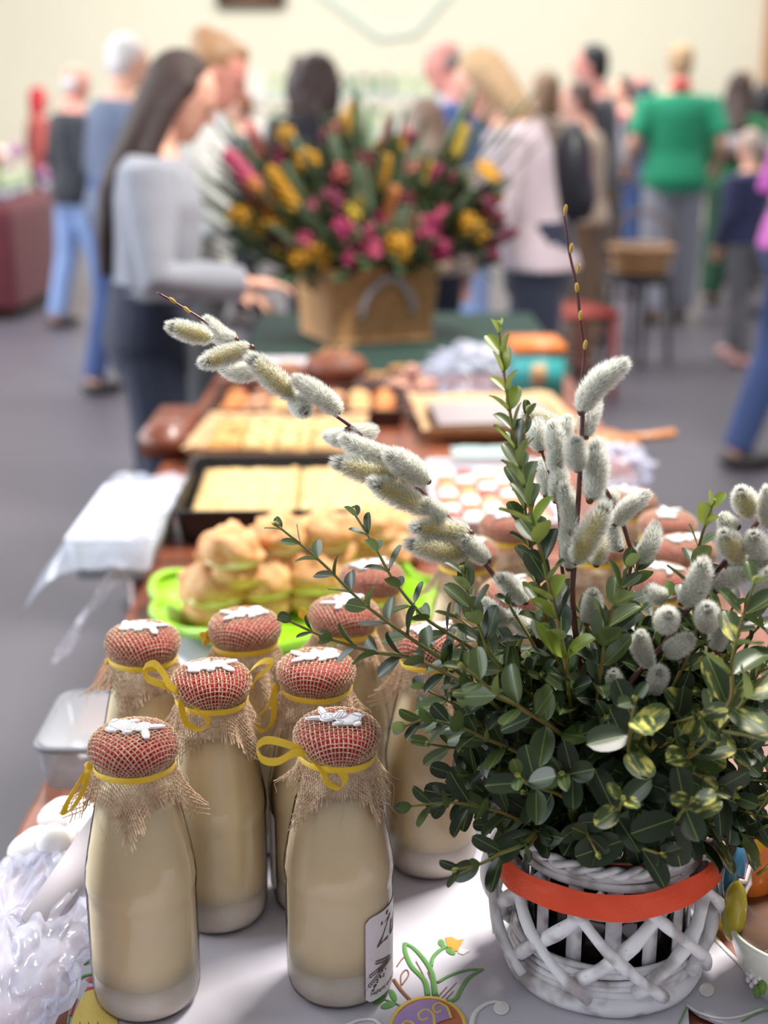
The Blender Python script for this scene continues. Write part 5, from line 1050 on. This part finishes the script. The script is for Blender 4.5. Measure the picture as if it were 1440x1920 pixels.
def person(label, x, y, rz, H=1.7, lean=0, side=0, aL=(-0.05, 0.05, -0.52), aR=(0.05, 0.05, -0.52), top=None, sleeve=0.95, bottom=None, wide=1.0, hair='short', hm_=None, skin=SKIN, nod=0, yaw=0, stride=0.06, fat=1.0, vox=0.014, hem=0.86, tname='shirt', bname='trousers', shoe=SHOE, group='people in the hall'):
    s = H / 1.75; t = empty('person', (x, y, 0.0), label, 'person', None, rz, s)
    piv = Vector((0, 0, 0.95)); RU = Matrix.Rotation(-R_(lean), 3, 'X') @ Matrix.Rotation(R_(side), 3, 'Y')
    up = lambda p: RU @ (Vector(p) - piv) + piv
    AX, AY = RU @ Vector((1, 0, 0)), RU @ Vector((0, 1, 0))
    TS = [(0.84, .150, .105, 0), (0.92, .172, .118, -.01), (1.00, .160, .112, 0), (1.05, .150, .105, .003), (1.10, .142, .100, .005), (1.22, .155, .108, .005), (1.33, .172, .112, 0), (1.41, .172, .092, -.01), (1.455, .118, .072, -.012), (1.485, .062, .060, -.008), (1.56, .054, .058, .002)]
    def torso(b, inf, z0, z1, sq=1.0):
        secs = []
        for z, rx, ry, yo in TS:
            if z0 - 1e-6 <= z <= z1 + 1e-6:
                c = up((0, yo, z)) if z >= 0.95 else Vector((0, yo, z)); ax, ay = (AX, AY) if z >= 0.95 else (Vector((1, 0, 0)), Vector((0, 1, 0))); secs.append((c, ax * (rx * fat + inf), ay * (ry * fat + inf)))
        b.loft(secs, 20)
    arms = []
    for sd, w in ((-1, aL), (1, aR)):
        sh = up((sd * 0.178 * (0.6 + 0.4 * fat), -0.01, 1.405)); tgt = sh + Vector(w); el, wr = ik(sh, tgt, 0.285, 0.26, Vector((sd * 0.35, -0.45, -0.8))); arms.append((sd, sh, el, wr))
    legs = []
    for sd in (-1, 1):
        hp = Vector((sd * 0.088 * (0.7 + 0.3 * fat), 0, 0.90)); an = Vector((sd * 0.095, sd * stride - 0.015, 0.085)); kn = hp.lerp(an, 0.5) + Vector((0, 0.025 + 0.05 * abs(stride), 0)); legs.append((sd, hp, kn, an))
    HR = RU @ Matrix.Rotation(R_(-yaw), 3, 'Z') @ Matrix.Rotation(-R_(nod), 3, 'X'); hb = up((0, 0.004, 1.545)); hc = hb + HR @ Vector((0, 0.02, 0.095)); hp_ = lambda p: hc + HR @ Vector(p)
    b = MB(); torso(b, 0, 0.84, 1.6)
    b.loft([(hp_((0, yc, z)), HR @ Vector((rx, 0, 0)), HR @ Vector((0, ry, 0))) for z, rx, ry, yc in ((-.115, .022, .026, .052), (-.098, .042, .052, .036), (-.062, .058, .080, .014), (-.02, .068, .093, .003), (.02, .074, .098, 0), (.06, .072, .095, -.006), (.09, .056, .074, -.01), (.112, .024, .032, -.012))], 20)
    b.ell(hp_((0, .100, -.014)), (.012, .018, .021), 8, 6, HR); b.ell(hp_((0, .090, .018)), (.045, .012, .010), 8, 6, HR)
    for sd in (-1, 1): b.ell(hp_((sd * .075, -.006, -.008)), (.010, .018, .030), 8, 6, HR)
    for sd, sh, el, wr in arms:
        limb(b, [sh, sh.lerp(el, 0.4), el, el.lerp(wr, 0.3), wr], [.054, .050, .041, .041, .028])
        d = (wr - el).normalized(); sx = d.cross(Vector((0, 0, 1))); sx = sx.normalized() if sx.length > 0.15 else Vector((1, 0, 0)); nz = sx.cross(d)
        M = Matrix((sx, d, nz)).transposed(); b.ell(wr + d * 0.045, (.040, .052, .017), 10, 8, M)
        for k, (ox, ln) in enumerate(((-.030, .066), (-.011, .078), (.010, .074), (.029, .058))):
            f0 = wr + M @ Vector((ox, 0.078, 0)); f1 = f0 + M @ Vector((ox * 0.15, ln * .5, -.006)); f2 = f1 + M @ Vector((0, ln * .42, -.022)); b.tube([f0 - d * 0.02, f0, f1, f2], [.0095, .0095, .0085, .007], 7)
        th = wr + M @ Vector((-sd * .034, 0.03, -.004)); b.tube([th, th + M @ Vector((-sd * .022, .028, -.008)), th + M @ Vector((-sd * .022, .058, -.018))], [.012, .0105, .008], 7)
    for sd, hp, kn, an in legs:
        limb(b, [hp, hp.lerp(kn, 0.4), kn, kn.lerp(an, 0.35) + Vector((0, -.012, 0)), an, an - Vector((0, 0, .04))], [.086, .076, .056, .055, .038, .038]); b.ell(an + Vector((0, .055, -.052)), (.038, .105, .030), 10, 8)
    remeshed(b, 'body', skin, t, vox, 3)
    g = MB(); torso(g, 0.020, hem if hem > 0.83 else 0.84, 1.46)
    for sd, sh, el, wr in arms:
        full = [sh - (el - sh).normalized() * 0.02, sh.lerp(el, 0.45), el, el.lerp(wr, 0.5), el.lerp(wr, sleeve)] if sleeve > 0.5 else [sh - (el - sh).normalized() * 0.02, sh.lerp(el, 0.4), sh.lerp(el, 0.8)]
        limb(g, full, [.078, .072, .062, .058, .048] if sleeve > 0.5 else [.080, .076, .074])
    remeshed(g, tname, top, t, vox, 5)
    g = MB(); g.loft([(Vector((0, yo, z)), Vector((rx * fat + .014, 0, 0)), Vector((0, ry * fat + .014, 0))) for z, rx, ry, yo in ((0.80, .12, .085, 0), (0.84, .150, .105, 0), (0.92, .172, .118, -.01), (1.00, .160, .112, 0), (1.05, .150, .105, .003), (1.10, .143, .100, .005))], 20)
    for sd, hp, kn, an in legs: limb(g, [hp + Vector((0, 0, .02)), hp.lerp(kn, 0.4), kn, kn.lerp(an, 0.4), an + Vector((0, 0, .0))], [.100 * (0.7 + .3 * wide), .092 * (0.6 + .4 * wide), .074 * wide, .070 * wide, .060 * wide])
    remeshed(g, bname, bottom, t, vox, 4)
    for sd, hp, kn, an in legs:
        q = MB(); q.ell(an + Vector((0, .055, -.047)), (.050, .135, .040), 14, 10)
        for i, v in enumerate(q.v): q.v[i] = (v[0], v[1], max(0.001, v[2]))
        q.build('shoe', shoe, t)
    for sd in (-1, 1): MB().ell(hp_((sd * .031, .0885, .002)), (.0125, .007, .007), 8, 6, HR).build('eye', m_eye, t)
    MB().ell(hp_((0, .087, -.058)), (.022, .008, .006), 8, 6, HR).build('mouth', m_lip, t)
    if hair != 'none':
        h = MB(); hh = lambda p, r: h.ell(hp_(p), r, 16, 12, HR)
        if hair in ('short', 'long', 'curly', 'bob', 'up', 'bun'): hh((0, -.022, .032), (.084, .094, .096)); hh((0, -.052, -.012), (.078, .060, .085)); 
        if hair == 'fringe': hh((0, -.055, -.005), (.079, .052, .055))
        if hair == 'bob': h.loft([(hp_((0, -.03, .06)), HR @ Vector((.088, 0, 0)), HR @ Vector((0, .085, 0))), (hp_((0, -.045, -.04)), HR @ Vector((.108, 0, 0)), HR @ Vector((0, .075, 0))), (hp_((0, -.05, -.15)), HR @ Vector((.112, 0, 0)), HR @ Vector((0, .062, 0))), (hp_((0, -.055, -.22)), HR @ Vector((.085, 0, 0)), HR @ Vector((0, .045, 0)))], 18)
        if hair == 'curly':
            for k in range(46): a = k * 2.4; z = 0.09 - 0.32 * (k / 46); h.ell(hp_((.115 * (0.62 + 0.45 * math.sin(PI * k / 46)) * math.sin(a), -.045 - .055 * abs(math.cos(a)), z)), (.042, .042, .048), 8, 6)
        if hair == 'up': hh((0, -.075, .075), (.055, .05, .05)); hh((0, .035, .085), (.060, .045, .035))
        if hair == 'long':
            B_ = lambda z, back: up((0, back, z)); h.loft([(hp_((0, -.03, .05)), HR @ Vector((.082, 0, 0)), HR @ Vector((0, .080, 0))), (hp_((0, -.058, -.05)), HR @ Vector((.092, 0, 0)), HR @ Vector((0, .058, 0))), (B_(1.46, -.085), AX * .105, AY * .046), (B_(1.36, -.130), AX * .108, AY * .036), (B_(1.22, -.140), AX * .098, AY * .030), (B_(1.10, -.138), AX * .070, AY * .020)], 18)
            for sd in (-1, 1): h.tube([hp_((sd * .074, .0, .05)), hp_((sd * .086, -.022, -.05)), up((sd * .098, -.02, 1.46)), up((sd * .10, -.02 + .10 * (sd > 0), 1.34))], [.024, .030, .034, .018], 8)
        remeshed(h, 'hair', hm_, t, min(vox, 0.012), 3)
    t['_p'] = 1; del t['_p']
    t.update_tag()
    return t, up, hp_, HR
QR = R_(-90)                                  # turned to face +x
person('person in a pale grey sweatshirt and dark trousers bending over the flower hamper', -0.63, 3.68, QR + R_(6), 1.575, 5, 0, (0.02, 0.22, -0.36), (0.0, 0.26, -0.30), cmat('pale_grey_fleece', srgb(146, 148, 158)), 0.96, J_NAVY, 1.0, 'long', H_DARK, SKIN, 22, -6, 0.05, 1.05, 0.009, 1.05, 'sweatshirt')
_t = person('person in a white jacket leaning towards the flowers behind the pale grey sweatshirt', -0.63, 4.55, QR - R_(2), 1.66, 4, 0, (0.0, 0.30, -0.38), (0.0, 0.34, -0.36), cmat('white_jacket', srgb(200, 200, 198)), 0.96, J_DKGREY, 1.0, 'up', H_LBR, SKIN2, 22, -8, 0.05, 1.02, 0.010, 0.86, 'jacket')
person('person in a slate blue jacket and dark blue jeans with arms down', -1.33, 6.95, QR + R_(35), 1.76, 6, 0, (-0.02, 0.12, -0.48), (0.02, 0.16, -0.46), cmat('slate_jacket', srgb(88, 98, 122)), 0.96, J_BLUE, 1.0, 'short', H_GREY, SKIN, 4, 0, 0.12, 1.12, 0.014, 0.84, 'jacket')
person('person in a black jumper and light blue jeans, walking', -2.03, 9.2, QR + R_(40), 1.68, 3, 0, (-0.02, 0.04, -0.52), (0.02, 0.10, -0.50), cmat('black_jumper', srgb(34, 36, 46)), 0.96, J_LIGHT, 1.05, 'fringe', H_GREY, SKIN2, 0, -10, 0.14, 1.08, 0.016, 0.84, 'jumper')
person('person in a long brick red coat and red hat', -3.30, 13.6, R_(-60), 1.60, 0, 0, top=cmat('brick_red_coat', srgb(168, 72, 66)), bottom=J_BLACK, hair='bob', hm_=mat('red_hat', srgb(176, 26, 46), 0.8), vox=0.018, tname='coat')
person('person in black partly hidden behind the stall of pastel posies', -4.05, 12.6, R_(-120), 1.36, 0, 0, top=J_BLACK, bottom=J_BLACK, hair='short', hm_=H_BLACK, vox=0.018)
person('person in a black top facing away behind the flower hamper', -0.37, 7.4, R_(10), 1.68, 0, 0, top=J_BLACK, bottom=J_BLACK, hair='curly', hm_=mat('hair_curly_brown', srgb(70, 52, 50), 0.5, noise_amt=0.35, noise_scale=40), vox=0.014)
person('person in a navy top standing before the wreath stand', -0.92, 9.2, R_(100), 1.52, 0, 0, top=cmat('navy_top', srgb(44, 50, 68)), bottom=J_BLACK, hair='short', hm_=mat('hair_auburn', srgb(140, 84, 58), 0.5), vox=0.018)
person('person in a blue shirt and pale jeans leaning towards the flowers', 0.46, 6.9, R_(65), 1.76, 12, 0, (0, 0.2, -0.42), (0, 0.24, -0.42), cmat('blue_shirt', srgb(72, 96, 156)), 0.96, J_LIGHT, 1.05, 'fringe', mat('hair_mid_grey', srgb(136, 118, 118), 0.6), SKIN2, 12, 0, 0.1, 1.05, 0.014)
person('person in a beige top facing away close behind the flowers', 0.18, 5.7, R_(15), 1.46, 3, 0, top=cmat('beige_top', srgb(186, 168, 156)), bottom=J_NAVY, hair='long', hm_=mat('hair_mid_brown', srgb(122, 98, 82), 0.5, noise_amt=0.25, noise_scale=40), vox=0.012)
pb, upb, hpb, HRb = person('person in a pale pink jumper and dark jeans with a black backpack', 0.56, 5.0, R_(82), 1.66, 15, 0, (0.0, 0.26, -0.40), (0.0, 0.22, -0.44), cmat('pale_pink_jumper', srgb(194, 178, 186)), 0.96, J_NAVY, 1.1, 'bob', H_BLOND, SKIN, 22, 0, 0.06, 1.12, 0.010, 0.92, 'jumper')
m_pack = mat('black_nylon', srgb(30, 32, 40), 0.45)
bk = empty('backpack', (0.585, 5.02, 1.05), 'black nylon backpack worn over a pale pink jumper', 'backpack', rz=R_(82), sc=0.74); q = MB(); q.ell((0, -0.115, 0.20), (0.15, 0.10, 0.25), 20, 16); q.ell((0, -0.18, 0.10), (0.12, 0.06, 0.12), 14, 10); remeshed(q, 'bag', m_pack, bk, 0.012)
for sd in (-1, 1): MB().tube(spline([(sd * 0.09, -0.05, 0.42), (sd * 0.12, 0.12, 0.50), (sd * 0.14, 0.25, 0.36), (sd * 0.17, 0.14, 0.10), (sd * 0.13, -0.03, 0.02)], 5), 0.016, 6, flat=0.4).build('strap', m_pack, bk)
person('person in a taupe top behind the black backpack', 1.02, 9.0, R_(40), 1.64, top=cmat('taupe_top', srgb(160, 140, 126)), bottom=J_BLACK, hair='bob', hm_=H_BROWN, vox=0.018)
person('person in a beige padded jacket and brown trousers', 1.09, 7.6, R_(70), 1.56, 4, 0, (0, .18, -.46), (0, .18, -.46), cmat('beige_jacket', srgb(182, 160, 142)), 0.96, J_BROWN, 1.1, 'short', mat('hair_dusky', srgb(96, 72, 66), 0.5), fat=1.12, vox=0.016, tname='jacket')
pj, *_ = person('person in a black jacket with pale grey sleeves', 1.29, 8.6, R_(75), 1.78, 2, 0, (0, .12, -.50), (0, .12, -.50), cmat('black_and_grey_jacket', srgb(52, 52, 64)), 0.96, J_BROWN, 1.1, 'short', H_BLACK, SKIN2, 4, 0, fat=1.06, vox=0.016, tname='jacket')
SL = cmat('pale_grey_sleeve', srgb(196, 194, 204)); q = MB(); q.tube([(0.20, -0.02, 1.44), (0.225, -0.045, 1.27), (0.245, -0.10, 1.10), (0.225, 0.02, 0.98), (0.20, 0.09, 0.90)], [.070, .084, .078, .070, .056], 12); remeshed(q, 'sleeve', SL, pj, 0.014)
person('person in a maroon top far back by the cream wall', 2.05, 12.2, R_(100), 1.66, top=cmat('maroon_top', srgb(134, 50, 72)), bottom=J_BLACK, hair='short', hm_=H_DARK, vox=0.02)
person('person in a brown top beside the maroon top, far back', 2.34, 13.0, R_(60), 1.70, top=J_BROWN, bottom=J_BLACK, hair='fringe', hm_=H_BROWN, skin=SKIN2, vox=0.02)
person('person in a hooded dark navy jacket behind the green shirt', 1.98, 10.7, R_(25), 1.60, 6, 0, top=cmat('navy_jacket', srgb(62, 62, 84)), bottom=J_BLUE, hair='bob', hm_=mat('navy_hood', srgb(56, 54, 68), 0.8), fat=1.1, vox=0.018, tname='jacket')
pg, *_ = person('person in a bright green shirt and loose grey trousers, seen from behind', 1.95, 9.42, R_(-4), 1.82, 2, 0, (-0.10, 0.16, -0.40), (0.10, 0.16, -0.40), cmat('bright_green_jersey', srgb(26, 142, 104)), 0.35, J_GREY, 1.55, 'short', H_BLOND, SKIN, 4, 0, 0.1, 1.16, 0.014, 0.84)
MB().ell((0, -0.035, 1.50), (0.070, 0.066, 0.040), 16, 10).build('scarf', mat('red_scarf', srgb(178, 44, 58), 0.8), pg)
person('person in a dark green dress beside the bright green shirt', 2.56, 10.3, R_(-30), 1.66, top=cmat('forest_green', srgb(18, 96, 56)), bottom=cmat('deep_green', srgb(14, 62, 40)), wide=1.5, hair='long', hm_=H_DARK, vox=0.016, tname='dress_top', bname='skirt')
person('person in a brown top far back near the wooden wall bars', 3.38, 13.4, R_(150), 1.74, top=J_BROWN, bottom=J_BLACK, hair='short', hm_=H_LBR, skin=SKIN2, vox=0.02)
person('person in a dusky top behind the white carton', 2.98, 11.2, R_(20), 1.60, top=cmat('dusky_top', srgb(120, 96, 92)), bottom=J_BLACK, hair='bob', hm_=H_BLACK, vox=0.018)
person('person in a green shirt carrying a white carton', 2.80, 9.6, R_(95), 1.74, 0, 0, (0.05, .30, -.24), (-.05, .30, -.24), cmat('green_jersey', srgb(40, 150, 104)), 0.35, J_BLACK, 1.1, 'short', H_BLACK, SKIN2, vox=0.016)
wc = empty('white_carton', (2.45, 9.55, 1.13), 'white carton held by the person in a green shirt', 'carton'); MB().rbox((0, 0, 0.05), (0.22, 0.30, 0.10), 0.01).build('box', m_palew, wc); MB().rbox((0, 0, 0.105), (0.225, 0.305, 0.015), 0.004).build('lid', m_palew, wc)
person('small person in a navy sweatshirt and dark grey trousers', 2.06, 7.9, R_(30), 1.30, 0, 0, (-.02, .10, -.50), (.02, .10, -.50), cmat('navy_sweatshirt', srgb(44, 48, 88)), 0.96, J_DKGREY, 1.0, 'short', mat('hair_ash', srgb(176, 152, 140), 0.5), SKIN, 6, 0, 0.16, 1.0, 0.014, shoe=SHOEW, tname='sweatshirt')
person('person in a bright orchid pink jumper and blue jeans striding past', 1.62, 5.35, QR, 1.72, 4, 0, (-0.04, 0.16, -0.30), (0.0, 0.16, -0.30), cmat('orchid_pink_knit', srgb(206, 96, 190)), 0.96, J_BLUE, 1.1, 'short', H_BROWN, SKIN, 0, 0, 0.16, 1.25, 0.012, tname='jumper')

# ================================================================== STALLS AND THINGS FURTHER BACK
m_dred = cmat('dark_red_cloth', srgb(92, 30, 40)); PAST = [mat('pastel_%d' % i, srgb(*c), 0.7) for i, c in enumerate(((226, 196, 200), (224, 220, 210), (206, 196, 150), (222, 170, 96), (172, 122, 160), (190, 206, 170), (200, 120, 120)))]
st = empty('stall_table', (-3.22, 10.3, 0), 'stall table under a dark red cloth at the side of the hall', 'table'); MB().rbox((0, 0, 0.78), (1.3, 1.6, 0.04), 0.01).build('tabletop', m_wood, st)
for a in (-1, 1):
    for c in (-1, 1): MB().tube([(a * 0.58, c * 0.72, 0), (a * 0.58, c * 0.72, 0.76)], 0.025, 8).build('leg', m_wood, st)
b = MB(); per = rrect(1.34, 1.64, 0.05, 4); k = len(per); vs = []
for z, f in ((0.806, 0.0), (0.806, 1.0), (0.70, 1.012), (0.35, 1.03), (0.10, 1.04)):
    for i, (x, y) in enumerate(per): w = f * (1 + (0.012 * math.sin(i * 2.3) if z < 0.75 else 0)); vs.append((x * w, y * w, z))
b.add(vs, [(r * k + i, r * k + (i + 1) % k, (r + 1) * k + (i + 1) % k, (r + 1) * k + i) for r in range(4) for i in range(k)]); b.build('tablecloth', m_dred, loc=(-3.22, 10.3, 0), label='dark red cloth over the stall table of pastel goods', cat='tablecloth')
R4 = random.Random(8)
posy = [bloom_mesh('ball', PAST[i], 40 + i) for i in range(7)]; NM = ('pink', 'cream', 'straw', 'orange', 'lilac', 'sage', 'coral')
for i in range(36):
    k = R4.randrange(7); x, y = -2.62 - 0.5 * R4.random(), 9.58 + 1.4 * R4.random(); h = R4.choice((0, 0, .1, .18)); t = empty('posy', (x, y, 0.807), f'{NM[k]} posy in a little pot on the dark red stall', 'posy', f'{NM[k]} posies')
    MB().lathe([(0, 0), (.028, 0), (.036, .06), (.03, .06), (.0, .055)], 14).build('pot', m_palew, t); MB().tube([(0, 0, .05), (0, 0, .09 + h)], .004, 5).build('stem', m_fst, t); put('bloom', posy[k], t, M=Matrix.Translation((0, 0, .115 + h)) @ Matrix.Scale(1.7, 4))
# display stand of pale wreaths and greenery before the far wall
ds = empty('display_stand', (-0.55, 14.9, 0), 'white wooden display stand before the cream wall', 'stand')
for a in (-1, 1): MB().rbox((a * 1.15, 0, 0.95), (0.06, 0.4, 1.9), 0.01).build('upright', m_palew, ds)
for z in (0.75, 1.18, 1.52): MB().rbox((0, 0, z), (2.3, 0.4, 0.03), 0.006).build('shelf', m_palew, ds)
wr = [MB() for _ in range(4)]
for k, b in enumerate(wr):
    for j in range(22): a = 2 * PI * j / 22; b.ell((0.085 * math.cos(a), R4.uniform(-.02, .02), 0.085 * math.sin(a)), (0.032, 0.03, 0.032), 6, 5)
wm = [b.mesh('wreath', m) for b, m in zip(wr, (mat('pale_moss', srgb(176, 190, 150), 0.8), PAST[1], m_frond2, mat('straw_yellow', srgb(206, 200, 150), 0.8)))]; WN = ('pale moss green', 'cream', 'silvery green', 'straw yellow')
bwm = mat('small_bow', srgb(210, 150, 160), 0.6)
for z, cnt in ((0.765, 9), (1.195, 9), (1.535, 10)):
    for i in range(cnt):
        k = R4.randrange(4); t = empty('wreath', (-0.55 - 1.0 + 2.0 * i / (cnt - 1), 14.87, z), f'{WN[k]} wreath propped on the white display stand', 'wreath', f'{WN[k]} wreaths'); put('ring', wm[k], t, loc=(0, 0, 0.118)); MB().ell((0, -.03, 0.205), (.03, .014, .016), 8, 6).build('bow', bwm, t)
# wicker basket and red chair beyond the backpack
bs = empty('wicker_basket', (1.47, 7.9, 0.50), 'brown wicker basket on the stool beyond the backpack', 'basket'); MB().lathe([(0, 0), (.14, 0), (.18, .16), (.185, .17), (.165, .17), (.13, .02), (0, .02)], 28).build('body', J_BROWN, bs); MB().tube(spline([(-.175, 0, .16), (-.14, 0, .30), (0, 0, .36), (.14, 0, .30), (.175, 0, .16)], 5), .012, 8).build('handle', J_BROWN, bs)
for z in (.04, .08, .12, .165): MB().ring((0, 0, z), .142 + z * .26, .009, 28, 6).build('strand', m_wk, bs)
sl_ = empty('stool', (1.47, 7.9, 0), 'dark stool carrying the brown wicker basket', 'stool'); MB().lathe([(0, .47), (.2, .47), (.205, .485), (.2, .499), (0, .499)], 28).build('seat', J_BLACK, sl_)
for a in range(4): MB().tube([(.19 * math.cos(a * 1.57), .19 * math.sin(a * 1.57), 0), (.15 * math.cos(a * 1.57), .15 * math.sin(a * 1.57), .475)], .016, 8).build('leg', J_BLACK, sl_)
m_rc = mat('red_plastic', srgb(150, 44, 34), 0.45); rc = empty('plastic_chair', (0.93, 6.9, 0), 'red plastic chair on the floor beyond the backpack', 'chair', rz=R_(-70)); MB().rbox((0, 0, .44), (.40, .40, .03), .012).build('seat', m_rc, rc); MB().rbox((0, -.19, .66), (.38, .03, .40), .012).build('backrest', m_rc, rc)
for a in (-1, 1):
    for c in (-1, 1): MB().tube([(a * .18, c * .18, 0), (a * .17, c * .17, .43)], .016, 8).build('leg', m_rc, rc)
